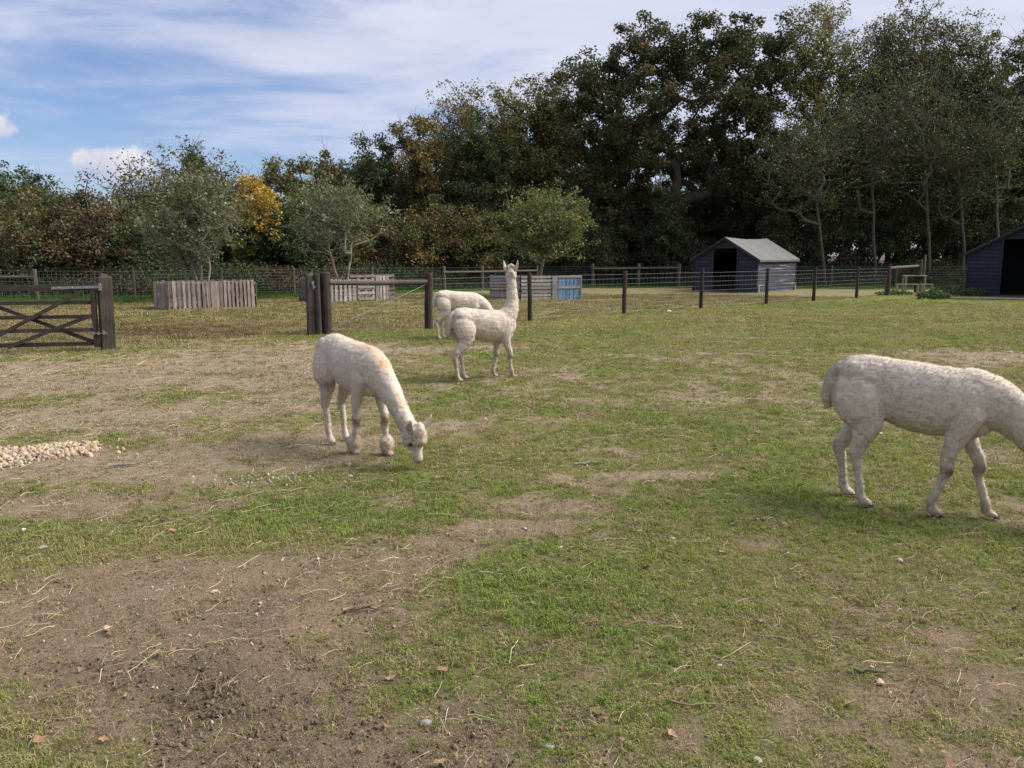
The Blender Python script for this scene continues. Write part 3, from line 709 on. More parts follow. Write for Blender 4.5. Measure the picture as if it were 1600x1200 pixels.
# fence along the wood
FP = [G(-60, 470), G(55, 469.5), G(208, 469), G(350, 461), G(473, 457.5), G(585, 455), G(694, 453), G(752, 451.5), G(840, 449.5), G(925, 447), G(997, 447), G(1057, 447.5)]
FP = [(-20.5, 29.9), (-17.5, 29.6), (-13.75, 29.3), (-11.5, 31.9), (-9.2, 34.0), (-6.3, 36.4), (-3.24, 38.45), (-1.45, 39.4), (1.3, 41.5), (4.31, 43.0), (6.75, 43.0), (8.85, 42.8), (12.6, 42.4), (16.6, 41.9), (19.6, 41.2), (23.5, 40.8), (28, 40.5)]
ff = empty('boundary_fence', (FP[0][0], FP[0][1], 0), label='long grey wire fence running along the edge of the wood', cat='fence')
for i, p in enumerate(FP):
    thick = i in (1, 6, 7, 9, 10, 11)
    round_post(ff, p[0], p[1], 1.12 if i not in (9, 10, 11) else 1.2, .085 if thick else .05, M['old_post'], (RP.uniform(-.02, .02), 0), n=8)
netting(ff, FP, .15, 1.05, 9, .16, .0045, M['wire_dark'], top=None)
def rail(a, b, z0, z1, r=.05):
    m = MB(); m.tube([(a[0]-FP[0][0], a[1]-FP[0][1]-.06, z0), (b[0]-FP[0][0], b[1]-FP[0][1]-.06, z1)], [r, r], 8); m.build('rail', M['old_post'], ff)
rail(FP[0], FP[1], .82, .84); rail(FP[6], FP[7], .83, .84); rail(FP[7], FP[8], .84, .86); rail(FP[9], FP[10], .93, .95); rail(FP[10], FP[11], .95, .98)
# slender metal frame behind it
a = AT(915, 400, 44.5); b = AT(958, 396, 44.5)
m = MB(); m.tube([(a[0], 44.5, 0), (a[0], 44.5, 1.62)], [.03, .03], 6); m.tube([(b[0], 44.5, 0), (b[0], 44.5, 1.78)], [.03, .03], 6); m.tube([(a[0]-.25, 44.5, 1.60), (b[0], 44.5, 1.76)], [.028, .028], 6)
tag(m.build('metal_frame', M['wire_dark']), 'thin grey metal pole frame standing behind the boundary fence', 'frame')

# ------------------------------------------------------------------ pallets
def pallet(label, a, b, H, vertical, n, mat, first=None, group='wooden pallets stood on edge', gap=.42, back=True, rail_mat=None, broken=()):
    dxx, dyy = b[0]-a[0], b[1]-a[1]; L = math.hypot(dxx, dyy)-.015
    root = empty('wooden_pallet', (a[0], a[1], gz1((a[0]+b[0])/2, (a[1]+b[1])/2)-.01), math.atan2(dyy, dxx), label=label, cat='pallet', group=group)
    rr = random.Random(hash_(label)); rm = rail_mat or mat
    t = .022; D = .115
    if vertical:
        p = L/n; w = p*(1-gap)
        for i in range(n):
            if i in broken: continue
            hh = H*rr.uniform(.965, 1.02); ww = w*(1.25 if i in (0, n-1) else 1)*rr.uniform(.92, 1.08)
            xx = min(max(p*(i+.5), ww/2), L-ww/2)
            MB().box(xx, -t/2-.003, hh/2, ww, t, hh, rot=Matrix.Rotation(rr.uniform(-.012, .012), 3, 'Y')).build('slat', first if (first and i == 0) else mat, root)
        for z in (.07, H/2, H-.07):
            MB().box(L/2, D*.5-.002, z, L-.01, D-.03, .075).build('stringer', rm, root)
        if back:
            for i in range(0, n, 2): MB().box(min(p*(i+.5), L-.06), D+t/2, H/2, w, t, H*.98).build('slat', rm, root)
    else:
        p = H/n; w = p*(1-gap)
        for i in range(n):
            if i in broken: continue
            z = p*(i+.5)+rr.uniform(-.008, .008)
            MB().box(L/2+rr.uniform(-.01, .01), -t/2-.003, z, L*rr.uniform(.97, 1), t, w*rr.uniform(.9, 1.1)).build('slat', first if (first and i == n-1) else mat, root)
        for x_ in (.05, L/2, L-.05):
            MB().box(x_, D*.5-.002, H/2, .08, D-.03, H*.98).build('stringer', rm, root)
        if back:
            for i in range(0, n, 2): MB().box(L/2, D+t/2, p*(i+.5), L, t, w).build('slat', rm, root)
    return root
def hash_(s): return sum((i+1)*ord(c) for i, c in enumerate(s)) % 9973
def lerp(a, b, t): return (a[0]+(b[0]-a[0])*t, a[1]+(b[1]-a[1])*t)
g1 = 'pallets standing on edge as the left pen'; g2 = 'pallets standing on edge as the middle pen'; g3 = 'pallets standing on edge as the right pen'
P0, P1, P2 = G(267, 485), G(401, 480.5), G(243, 482.5)
P3 = (P1[0]+P2[0]-P0[0]-.1, P1[1]+P2[1]-P0[1]+.9); P2b = (P2[0], P2[1])
pallet('grey pallet with upright slats closing the short left end of the left pen', P2, P0, .83, True, 6, M['pallet'], gap=.18, group=g1, back=False)
pallet('grey pallet with upright slats, front left of the left pen', lerp(P0, P1, .02), lerp(P0, P1, .47), .86, True, 8, M['pallet'], gap=.42, group=g1, back=False)
pallet('grey pallet with upright slats, front right of the left pen', lerp(P0, P1, .56), lerp(P0, P1, .99), .88, True, 9, M['pallet'], gap=.40, group=g1, back=False)
m = MB().box(0, 0, .42, .24, .05, .84); o = m.build('wooden_plank', M['pallet']); c = lerp(P0, P1, .515); o.location = (c[0], c[1]-.03, 0); o.rotation_euler = (0, .01, math.atan2(P1[1]-P0[1], P1[0]-P0[0]))
tag(o, 'wide weathered plank between the two front pallets of the left pen', 'plank')
pallet('grey pallet closing the rear of the left pen, on the left', P2, lerp(P2, P3, .5), .86, True, 8, M['pallet_dark'], gap=.35, group=g1)  # darker wood here paints in the shade inside the pen
pallet('grey pallet closing the rear of the left pen, on the right', lerp(P2, P3, .5), P3, .86, True, 8, M['pallet_dark'], gap=.35, group=g1)  # same dark wood, painted shade behind the front slats
pallet('grey pallet closing the right end of the left pen', P1, P3, .86, True, 7, M['pallet'], gap=.25, group=g1)
# middle pen
Q0, Q1, Q2 = G(513, 473), G(609, 470), G(466, 472.5)
Q3 = (Q1[0]+Q2[0]-Q0[0], Q1[1]+Q2[1]-Q0[1])
pallet('dark pallet with level slats at the left end of the middle pen', lerp(Q2, Q0, .02), lerp(Q2, Q0, .55), .86, False, 5, M['pallet_dark'], gap=.35, group=g2)
pallet('dark pallet with level slats hidden behind the gate posts', lerp(Q2, Q0, .56), lerp(Q2, Q0, .99), .84, False, 5, M['pallet_dark'], gap=.35, group=g2)
pallet('pale pallet with wide-spaced upright slats in the middle pen', lerp(Q0, Q1, .02), lerp(Q0, Q1, .46), .80, True, 6, M['pallet_pale'], gap=.45, group=g2, back=False)
pallet('pale open pallet with level slats in the middle pen', lerp(Q0, Q1, .47), lerp(Q0, Q1, .76), .82, False, 4, M['pallet_pale'], gap=.62, group=g2, back=False)
pallet('pale pallet with upright slats at the right corner of the middle pen', lerp(Q0, Q1, .77), lerp(Q0, Q1, 1), .90, True, 4, M['pallet_pale'], gap=.35, group=g2)
pallet('dark rear pallet of the middle pen, on the left', (Q2[0], Q2[1]+.6), lerp((Q2[0], Q2[1]+.6), (Q1[0], Q1[1]+1.4), .45), .90, False, 6, M['pallet_dark'], group=g2)
pallet('pale rear pallet of the middle pen, on the right', lerp((Q2[0], Q2[1]+.6), (Q1[0], Q1[1]+1.4), .5), (Q1[0], Q1[1]+1.4), .95, False, 6, M['pallet'], group=g2)
# right pen
S0, S1, S2 = G(814, 469.5), G(908, 468), G(765, 469)
pallet('grey level-slatted pallet with a blue top slat, left of the right pen', S2, lerp(S2, S0, .97), .93, False, 8, M['pallet'], first=M['pallet_blue'], gap=.30, group=g3, rail_mat=M['pallet_dark'])
pallet('whitish pallet with seven level slats in the right pen', S0, lerp(S0, S1, .50), .92, False, 7, M['pallet_pale'], gap=.28, group=g3, rail_mat=M['pallet_dark'])
o = MB().box(0, 0, .44, .20, .05, .88).build('wooden_plank', M['pallet_pale']); c = lerp(S0, S1, .555); o.location = (c[0], c[1]-.04, 0); o.rotation_euler = (0, 0, math.atan2(S1[1]-S0[1], S1[0]-S0[0])); tag(o, 'whitish upright plank left of the blue pallet', 'plank')
bp_ = pallet('pallet with blue upright slats at the right corner of the pen', lerp(S0, S1, .61), S1, .90, True, 6, M['pallet_blue'], gap=.24, group=g3, rail_mat=M['pallet_pale'])
Lb = math.hypot(S1[0]-S0[0], S1[1]-S0[1])*.39
for z, hh in ((.865, .08), (.47, .075)): MB().box(Lb/2, -.042, z, Lb+.02, .028, hh).build('rail', M['pallet_pale'], bp_)
MB().box(Lb-.02, -.046, .44, .05, .03, .88).build('rail', M['pallet'], bp_)
pallet('grey rear pallet of the right pen, on the left', (S2[0]+.1, S2[1]+1.1), (.6, S0[1]+1.5), .90, False, 7, M['pallet_dark'], group=g3)
pallet('grey rear pallet of the right pen, on the right', (.65, S0[1]+1.5), (S1[0]-.1, S1[1]+1.3), .90, False, 7, M['pallet_dark'], group=g3)

# ------------------------------------------------------------------ small wooden table and benches by the far gate
def table(name, label, cat, px, py_, w, d, h, nplank, rz, leg=.06):
    c = G(px, py_); root = empty(name, (c[0], c[1], 0), math.radians(rz), label=label, cat=cat)
    for i in range(nplank): MB().box(0, -d/2+d*(i+.5)/nplank, h-.02, w, d/nplank-.012, .035).build('plank', M['pale_wood'], root)
    for sx in (-1, 1):
        for sy in (-1, 1): MB().box(sx*(w/2-.06), sy*(d/2-.05), (h-.04)/2, leg, leg, h-.04).build('leg', M['pale_wood'], root)
        MB().box(sx*(w/2-.06), 0, h-.08, .04, d-.18, .07).build('cross_bar', M['pale_wood'], root)
    return root
table('wooden_table', 'small pale wooden table in front of the thick post near the large shed', 'table', 1427, 457, .9, .55, .76, 4, -12)
table('wooden_bench', 'low pale wooden bench on the left of the small table', 'bench', 1417, 458.5, .95, .26, .41, 2, -12)
table('wooden_bench', 'low pale wooden bench on the right of the small table', 'bench', 1447, 458.5, .50, .26, .41, 2, -12)

# ------------------------------------------------------------------ trees
LEAFK = 1.7
def tree_nodes(rng, base, trunk, targets, k=3, wob=.18, up=.12):
    """branches: every clump of leaves is joined to the nearest earlier branch"""
    N = [np.array(p, float) for p in trunk]; par = [-1]+list(range(len(trunk)-1)); tip = []
    top = N[-1]
    order = np.argsort(np.linalg.norm(targets-N[min(1, len(N)-1)][None], axis=1))
    arr = np.array(N)
    for i in order:
        t = targets[i]
        d = np.linalg.norm(arr-t, axis=1)+np.maximum(0, arr[:, 2]-t[2])*.8
        j = int(np.argmin(d[1:]))+1 if len(arr) > 1 else 0
        a = arr[j]; L = np.linalg.norm(t-a); kk = max(1, min(5, int(L/.5))) if k is None else k; prev = j; new = []
        for q in range(1, kk+1):
            f = q/kk; p = a+(t-a)*f+rng.normal(0, wob*L/kk*.5, 3)*(q < kk); p[2] += up*L*math.sin(math.pi*f)*(q < kk)*.5
            N.append(p); par.append(prev); prev = len(N)-1; new.append(p)
        tip.append(prev); arr = np.vstack([arr, np.array(new)])
    return np.array(N), np.array(par), tip
def branch_mesh(N, par, tip, r_tip, pw, rmax, extra=None, sides=5):
    n = len(N); cnt = np.zeros(n); cnt[tip] = 1
    for i in range(n-1, 0, -1):
        if par[i] >= 0: cnt[par[i]] += max(cnt[i], .0)
    cnt = np.maximum(cnt, 1); rad = np.minimum(r_tip*cnt**pw, rmax)
    E = [(par[i], i, min(rad[par[i]], rad[i]*1.35 if cnt[par[i]] > cnt[i]*1.2 else rad[par[i]]), rad[i]) for i in range(n) if par[i] >= 0]
    if extra is not None: segA = np.array([N[a] for a, b, _, _ in E]+[e[0] for e in extra]); segB = np.array([N[b] for a, b, _, _ in E]+[e[1] for e in extra]); ra = np.array([e[2] for e in E]+[e[2] for e in extra]); rb = np.array([e[3] for e in E]+[e[3] for e in extra])
    else: segA = np.array([N[a] for a, b, _, _ in E]); segB = np.array([N[b] for a, b, _, _ in E]); ra = np.array([e[2] for e in E]); rb = np.array([e[3] for e in E])
    return tubes_np(segA, segB, ra, rb, sides)
def tubes_np(A, B, ra, rb, sides=5):
    d = B-A; L = np.linalg.norm(d, axis=1, keepdims=True)+1e-6; d = d/L
    ref = np.where(np.abs(d[:, 2:3]) > .9, np.array([[1., 0, 0]]), np.array([[0, 0, 1.]]))
    x = np.cross(d, ref); x /= np.linalg.norm(x, axis=1, keepdims=True)+1e-9; y = np.cross(d, x)
    V = []
    for P, r in ((A-d*ra[:, None]*.3, ra), (B+d*rb[:, None]*.3, rb)):
        for k in range(sides):
            a = 2*math.pi*k/sides; V.append(P+(x*math.cos(a)+y*math.sin(a))*r[:, None])
    V = np.stack(V, 1); n = len(A); b = np.arange(n)[:, None]*(2*sides)
    F = np.stack([np.stack([b[:, 0]+k, b[:, 0]+(k+1) % sides, b[:, 0]+(k+1) % sides+sides, b[:, 0]+k+sides], 1) for k in range(sides)], 1)
    return V.reshape(-1, 3), F.reshape(-1, 4)
def leaves_np(rng, C, size, cols, asp=.62, up=.0, sv=.35):
    n = len(C); d = rng.normal(0, 1, (n, 3)); d[:, 2] *= .7; d /= np.linalg.norm(d, axis=1, keepdims=True)
    e = rng.normal(0, 1, (n, 3)); s = np.cross(d, e); s /= np.linalg.norm(s, axis=1, keepdims=True)+1e-9
    l = size*rng.uniform(1-sv, 1+sv, (n, 1)); w = l*asp
    nrm = np.cross(d, s)
    V = np.stack([C-d*l/2, C+s*w/2+nrm*l*.08, C+d*l/2, C-s*w/2+nrm*l*.08], 1).reshape(-1, 3)
    F = np.arange(4*n).reshape(-1, 4)
    return V, F, np.repeat(cols, 4, axis=0)
def grow(kind, label, px, top, hw, Y, pal, bottom=None, lean=0, nclump=110, nleaf=150, crad=.55, ls=.13, dens=1.0, shape='round', trunk_r=.16, bark='bark', twigs=3, twl=.9, twr=.008, base_px=None, blobs=None, group=None, cat=None, seed=0, bot=.25, leafmat='leaf', depth=None, asp=.62, trunks=1, spike=0.0, flatpal=None, r_tip=.018, gapf=.0, wob=.18, ztf=.25):
    rng = np.random.default_rng(seed*7+int(px)*3+int(top)+11)
    xc, _, ztop = AT(px, top, Y); ztop *= 1
    halfw = hw/FPX*Y; xb = AT(base_px, 450, Y)[0] if base_px is not None else xc
    zb = bot*ztop if bottom is None else AT(px, bottom, Y)[2]
    zb = max(zb, .15)
    dp = depth or halfw*.9
    tg = []
    if blobs is None:
        zc = (zb+ztop)/2; hz_ = (ztop-zb)/2
        while len(tg) < nclump:
            v = rng.normal(0, 1, 3); v /= np.linalg.norm(v); rr = rng.random()**.45
            p = v*rr
            if shape == 'cone': f = (1-(p[2]+1)/2)**.7+.12; p[0] *= f*1.1; p[1] *= f*1.1
            if shape == 'up': f = .75+.45*(p[2]+1)/2; p[0] *= f; p[1] *= f
            if shape == 'bush' and p[2] < 0: p[0] *= 1.0; q = math.hypot(p[0], p[1]); p = np.array([v[0]*rr**.6, v[1]*rr**.6, p[2]]) if q > .2 else p
            tg.append((xc+p[0]*halfw, Y+p[1]*dp, zc+p[2]*hz_))
    else:
        vol = np.array([b[3]*b[4] for b in blobs]); vol = vol/vol.sum()
        for b, vv in zip(blobs, vol):
            x0, _, z0 = AT(b[0], b[1], Y); rx = b[3]/FPX*Y; rz = b[4]/FPX*Y
            for _ in range(max(3, int(nclump*vv))):
                v = rng.normal(0, 1, 3); v /= np.linalg.norm(v); rr = rng.random()**.4
                tg.append((x0+v[0]*rr*rx, Y+b[2]+v[1]*rr*max(rx, rz)*.9, z0+v[2]*rr*rz))
    tg = np.array(tg); tg[:, 2] = np.maximum(tg[:, 2], .3)
    # organic irregularity of the outline
    nz = fbm(tg[:, 0]*.6+seed, tg[:, 2]*.6, tg[:, 1]*.6, seed=seed+5, oct=2)
    if gapf: keep = nz > gapf*rng.uniform(.8, 1.1, len(tg)); tg = tg[keep]
    tg += rng.normal(0, .12, tg.shape)
    # trunk(s)
    zt = max(zb+ztf*(ztop-zb), .5)
    allV = []; allF = []; off = 0; tips = []
    for tk in range(trunks):
        part = tg if trunks == 1 else tg[(np.argsort(np.argsort(tg[:, 0]+rng.normal(0, halfw*.2, len(tg))))*trunks//len(tg)) == tk]
        if len(part) < 2: continue
        cx = part[:, 0].mean(); x0 = xb+(tk-(trunks-1)/2)*(.18 if trunks > 1 else 0)
        steps = 7 if twigs or trunks > 1 else 5
        tr = []
        for q in range(steps+1):
            f = q/steps
            tr.append((x0+(cx-x0)*f**1.3+rng.normal(0, .05*trunk_r/.15)*(0 < q), Y+(part[:, 1].mean()-Y)*f+rng.normal(0, .05)*(0 < q), -.1+(zt*1.15+.1)*f))
        N, par, tip = tree_nodes(rng, None, tr, part, k=None, wob=wob)
        extra = []
        if twigs:
            for ti in tip:
                o = N[ti]
                for _ in range(twigs):
                    dv = rng.normal(0, 1, 3); dv[2] = abs(dv[2])*.8+.15 if spike < 9 else dv[2]; dv += (o-np.array([cx, Y, zt]))*.25/max(halfw, .5); dv /= np.linalg.norm(dv)
                    L = twl*rng.uniform(.4, 1.2); m1 = o+dv*L*.5+rng.normal(0, .06, 3); m2 = m1+(dv+rng.normal(0, .3, 3))*L*.5
                    extra.append((o, m1, twr, twr*.8)); extra.append((m1, m2, twr*.8, twr*.4))
        V, F = branch_mesh(N, par, tip, r_tip, .47, trunk_r, extra if extra else None, 5)
        allV.append(V); allF.append(F+off); off += len(V); tips.append(N[tip])
        if extra and spike: tips.append(np.array([e[1] for e in extra[1::2]]))
    root = empty(kind, (xb, Y, 0), label=label, cat=cat or ('bush' if 'bush' in kind or 'shrub' in kind else 'tree'), group=group)
    V = np.concatenate(allV)-np.array([xb, Y, 0]); F = np.concatenate(allF)
    mesh_np('trunk' if shape != 'bush' else 'stem', V, F, M[bark], root, smooth=True)
    T = np.concatenate(tips)
    # leaves round every clump
    nl = max(4, int(nleaf*dens*(1 if not spike else .4)))
    ctr = np.repeat(T, nl, axis=0); rad = np.repeat(rng.uniform(.55, 1.25, len(T))*crad, nl)[:, None]
    v = rng.normal(0, 1, ctr.shape); v /= np.linalg.norm(v, axis=1, keepdims=True); C = ctr+v*rad*(rng.random((len(ctr), 1))**.5)*np.array([1, 1, .75])
    C[:, 2] = np.maximum(C[:, 2], .12)
    w = np.array([p[0] for p in pal], float); w /= w.sum(); pc = np.array([p[1:4] for p in pal])
    ci = rng.choice(len(pal), len(T), p=w); base = pc[ci]*(1+rng.uniform(-.22, .22, (len(T), 1)))
    if flatpal is not None:                        # a part of the crown with its own autumn colour: (z above which, colour)
        zc_, col2 = flatpal; hi = T[:, 2] > zc_+rng.normal(0, .35, len(T)); base[hi] = np.array(col2)*(1+rng.uniform(-.2, .2, (hi.sum(), 1)))
    base = base*LEAFK; cols = np.repeat(base, nl, axis=0); li = rng.random(len(cols)) < .25
    cols[li] = pc[rng.choice(len(pal), li.sum(), p=w)]*LEAFK if flatpal is None else cols[li]*1.1
    cols = cols*(1+rng.uniform(-.2, .2, (len(cols), 1)))*(1+rng.uniform(-.08, .08, cols.shape))
    LV, LF_, LC = leaves_np(rng, C-np.array([xb, Y, 0]), ls, cols, asp)
    mesh_np('crown', LV, LF_, M[leafmat], root, cols=np.clip(LC, 0, 1))
    return root
DG = [(3, .040, .055, .022), (2, .030, .042, .020), (1, .060, .070, .025)]                      # dark green
BG = [(3, .075, .070, .030), (2, .050, .055, .024), (2, .105, .078, .040), (1, .090, .050, .034)]  # hawthorn, brownish green
RB = [(3, .078, .060, .036), (2, .092, .064, .040), (2, .060, .052, .028)]                      # russet
OL = [(3, .085, .080, .030), (2, .110, .085, .035), (1, .060, .065, .025)]                      # olive
GD = [(2, .145, .098, .032), (2, .11, .085, .033), (3, .065, .070, .025)]                         # golden brown
YE = [(3, .62, .40, .035), (2, .50, .30, .030), (1, .28, .24, .04)]
GG = [(3, .084, .086, .048), (2, .140, .138, .088), (2, .050, .054, .028)]                         # grey green orchard
YG = [(3, .088, .098, .040), (2, .060, .070, .028), (1, .14, .118, .045)]
OK_ = [(4, .036, .044, .020), (2, .055, .052, .025), (1, .075, .055, .030)]
GY = [(3, .058, .068, .029), (2, .074, .082, .036), (1, .085, .068, .036), (1, .100, .104, .045)]                      # grey brownish woodland
IV = [(3, .028, .038, .018), (2, .040, .050, .022)]
hed = dict(shape='bush', bot=.06, crad=.55, ls=.12, twigs=2, twl=.7, trunk_r=.07, nclump=110, nleaf=95, trunks=3, bark='bark')
HG = 'overgrown hawthorn hedge along the paddock'
grow('hawthorn_bush', 'brown-green hawthorn bush at the far left edge behind the open gate', -40, 300, 95, 33.5, BG, **hed, group=HG)
grow('hawthorn_bush', 'broad brown-green hawthorn bush above the field gate', 62, 296, 85, 33.2, BG, **hed, group=HG, seed=2)
grow('hawthorn_bush', 'russet hawthorn bush behind the gate post', 146, 288, 66, 33.8, RB, **hed, group=HG, seed=3)
grow('hawthorn_bush', 'dark green bush left of the multi-stemmed willow', 212, 322, 62, 34.3, DG, **hed, group=HG, seed=4)
grow('broadleaf_tree', 'dark rounded tree top rising above the left hedge', 45, 272, 44, 43, DG, nclump=70, nleaf=130, bot=.3, seed=5)
grow('broadleaf_tree', 'low dark tree at the left edge behind the hedge', -25, 278, 60, 44, DG, nclump=80, nleaf=120, bot=.2, seed=51)
grow('thinning_tree', 'thinly leaved tree with bare arching twigs above the hedge', 228, 268, 50, 38, BG, nclump=80, nleaf=26, twigs=4, twl=1.1, twr=.013, bot=.3, spike=1, seed=6)
grow('thinning_tree', 'sparse dark tree right of the tall leafy spire', 345, 272, 36, 40, BG, nclump=60, nleaf=45, twigs=4, twl=1.0, twr=.012, bot=.3, spike=1, seed=61)
grow('spire_tree', 'dark green leafy spire standing above the left hedge', 300, 226, 30, 41, DG, shape='cone', nclump=90, nleaf=90, bot=.25, seed=7, twigs=2)
grow('broadleaf_tree', 'brownish dark tree behind the multi-stemmed willow', 260, 285, 75, 39, BG, nclump=110, nleaf=130, bot=.08, seed=8)
grow('broadleaf_tree', 'dark tree between the willow and the yellow maple', 352, 292, 55, 38.5, DG, nclump=100, nleaf=120, bot=.08, seed=9)
grow('maple_tree', 'maple with a bright yellow top at the end of the left hedge', 397, 276, 40, 36.5, DG+[(2, .12, .12, .03)], nclump=100, nleaf=110, bot=.06, crad=.45, seed=10, flatpal=(3.2, (.27, .18, .035)))
grow('broadleaf_tree', 'dark green tree just right of the yellow maple', 447, 318, 50, 37.5, DG, nclump=110, nleaf=120, bot=.05, seed=12)
grow('broadleaf_tree', 'olive brown tree behind the yellow maple', 448, 243, 72, 45, OL, nclump=130, nleaf=130, bot=.15, seed=13, ls=.15)
grow('broadleaf_tree', 'olive brown tree right of the first olive one', 515, 234, 52, 45.5, BG, nclump=110, nleaf=120, bot=.15, seed=14, ls=.15)
grow('broadleaf_tree', 'dark green tree with a narrow top in the middle of the wood', 578, 213, 46, 46, DG, nclump=120, nleaf=140, bot=.15, seed=15, ls=.15, shape='up')
grow('autumn_tree', 'golden brown autumn tree in the middle of the wood', 655, 176, 66, 47, GD, nclump=170, nleaf=120, bot=.15, seed=16, ls=.15, twigs=3, twr=.012)
grow('broadleaf_tree', 'dark green tree right of the golden one', 742, 172, 62, 47, DG, nclump=180, nleaf=130, bot=.12, seed=17, ls=.15)
grow('autumn_tree', 'tall golden tree with wispy bare top twigs', 718, 158, 42, 52, GD, nclump=110, nleaf=60, bot=.3, seed=18, ls=.14, twigs=4, twl=1.4, twr=.016, spike=1)
grow('thinning_tree', 'tall brown thinning tree left of the great oak', 812, 128, 62, 50, OL, nclump=170, nleaf=110, bot=.12, seed=19, ls=.15, twigs=4, twl=1.3, twr=.015, spike=1)
grow('thinning_tree', 'slender brown tree touching the left of the great oak', 868, 118, 48, 51, BG, nclump=130, nleaf=130, bot=.12, seed=20, ls=.15, twigs=4, twl=1.2, twr=.015, spike=1)
grow('broadleaf_tree', 'dark tree filling the gap behind the golden tree', 600, 250, 80, 50, DG, nclump=150, nleaf=140, bot=.05, seed=21, ls=.17)
grow('broadleaf_tree', 'dark tree behind the pale orchard tree with grey leaves', 500, 285, 80, 42, DG, nclump=140, nleaf=130, bot=.04, seed=22, ls=.14)
# the lower hedge in the middle
mid_ = dict(hed); mid_.update(nclump=110, nleaf=100)
for i, (px, top, hw, Y, pal, lb) in enumerate([
    (475, 345, 48, 39.5, DG, 'dark bush behind the middle pallet pen'), (535, 335, 48, 40, OL, 'olive bush right behind the grey orchard tree'),
    (592, 322, 46, 41, BG, 'brown-green bush near the rail of the gateway'), (640, 330, 44, 41, GD+BG, 'bush with yellow autumn leaves above the rail post'),
    (690, 318, 46, 42, BG, 'brown bush above the grazing alpaca at the fence'), (742, 322, 48, 42.5, OL, 'olive bush left of the right pallet pen'),
    (795, 330, 46, 43.5, DG, 'dark bush behind the right pallet pen'), (700, 285, 60, 46, DG, 'tall dark green shrub deep in the middle of the wood'),
    (868, 345, 50, 45, DG, 'dark bush between the round orchard tree and the oak'), (770, 290, 60, 47, BG, 'tall brownish shrub left of the oak')]):
    grow('hedge_bush', lb, px, top, hw, Y, pal, **mid_, seed=30+i, group='bushes of the middle hedge')
# the great oak
oak = [(915, 130, 0, 38, 44), (955, 105, 1, 44, 50), (930, 190, -1, 60, 44), (1010, 80, 0, 54, 50), (1060, 100, 1, 55, 56), (1115, 75, 0, 55, 50), (1175, 85, -1, 52, 52), (1195, 140, 0, 44, 56),
       (1120, 140, -2, 62, 44), (1010, 150, -2, 46, 36), (1170, 200, 0, 62, 46), (1075, 250, 2, 60, 40), (985, 235, -1, 60, 44), (1150, 265, 1, 64, 44), (925, 255, 0, 52, 44), (1205, 245, 0, 40, 44), (1030, 200, 3, 60, 40), (1100, 195, 4, 60, 34)]
grow('oak_tree', 'great dark oak with crooked limbs, tallest crown left of the right-hand trees', 1060, 25, 150, 45.5, OK_, blobs=oak, nclump=600, nleaf=160, crad=.62, ls=.155, trunk_r=.34, bark='bark', base_px=1046, r_tip=.019, seed=40, twigs=0, twl=.8, twr=.018)
grow('ivy_shrub', 'dark ivy mound wrapped round the foot of the oak trunk', 1046, 285, 30, 44.4, IV, **dict(mid_, nclump=90, nleaf=90), seed=199)
for px, top, hw, lb in ((975, 128, 60, 'dark tree just behind the left half of the oak'), (1135, 112, 78, 'dark tree just behind the right half of the oak')):
    grow('woodland_tree', lb, px, top, hw, 50.5, OK_, nclump=150, nleaf=120, bot=.25, ls=.16, seed=int(px), r_tip=.02, twigs=0, trunk_r=.2)
ok2 = dict(nclump=130, nleaf=140, bot=.02, ls=.15)
for i, (px, top, hw, Y, lb) in enumerate([(935, 290, 62, 46.5, 'dark understorey tree under the left side of the oak'), (1000, 275, 60, 48, 'dark understorey tree left of the oak trunk'),
    (1060, 300, 55, 49, 'dark understorey tree right of the oak trunk'), (1120, 285, 60, 50, 'dark understorey tree behind the small shed'), (1185, 270, 58, 49, 'dark understorey tree above the small shed roof')]):
    grow('understorey_tree', lb, px, top, hw, Y, OK_, **ok2, seed=45+i)
for i, (px, top, hw, Y, lb) in enumerate([(930, 345, 55, 45, 'dark bush behind the metal pole frame'), (1010, 350, 55, 46, 'dark bush at the foot of the oak'), (1065, 365, 40, 46, 'low dark bush left of the small shed')]):
    grow('hedge_bush', lb, px, top, hw, Y, IV+[(1, .06, .055, .03)], **mid_, seed=55+i)
# right-hand trees
grow('birch_tree', 'tall yellowish green thinly leaved tree right of the oak', 1282, 4, 56, 47, [(3, .105, .105, .035), (2, .080, .085, .032), (2, .135, .115, .04)], nclump=190, nleaf=70, bot=.36, crad=.5, ls=.13, twigs=3, twl=1.0, twr=.014, seed=60, trunk_r=.18, spike=1, r_tip=.022)
grow('thinning_tree', 'tall brownish tree with an open crown, right of the yellowish one', 1372, 45, 62, 47.5, GY, nclump=200, nleaf=75, bot=.3, crad=.5, ls=.13, twigs=4, twl=1.2, twr=.015, seed=62, bark='bark_mid', trunk_r=.18, spike=1, r_tip=.022)
grow('thinning_tree', 'tall russet-topped tree with see-through twigs', 1432, 14, 66, 48, RB+GY, nclump=190, nleaf=60, bot=.35, crad=.5, ls=.13, twigs=4, twl=1.2, twr=.015, seed=63, bark='bark_mid', trunk_r=.2, spike=1, r_tip=.022)
grow('thinning_tree', 'grey green tree with an open crown left of the tall right-edge tree', 1508, 36, 52, 47, GY, nclump=180, nleaf=75, bot=.3, crad=.5, ls=.13, twigs=4, twl=1.1, twr=.015, seed=64, bark='bark_mid', trunk_r=.18, spike=1, r_tip=.022)
grow('broadleaf_tree', 'tall bluish dark tree above the large shed', 1585, 25, 50, 46, DG+GY, nclump=170, nleaf=120, bot=.3, ls=.14, seed=65, twigs=3, trunk_r=.2)
grow('broadleaf_tree', 'tall dark tree beyond the right edge of the wood', 1665, 35, 60, 46, DG, nclump=150, nleaf=120, bot=.2, ls=.15, seed=66)
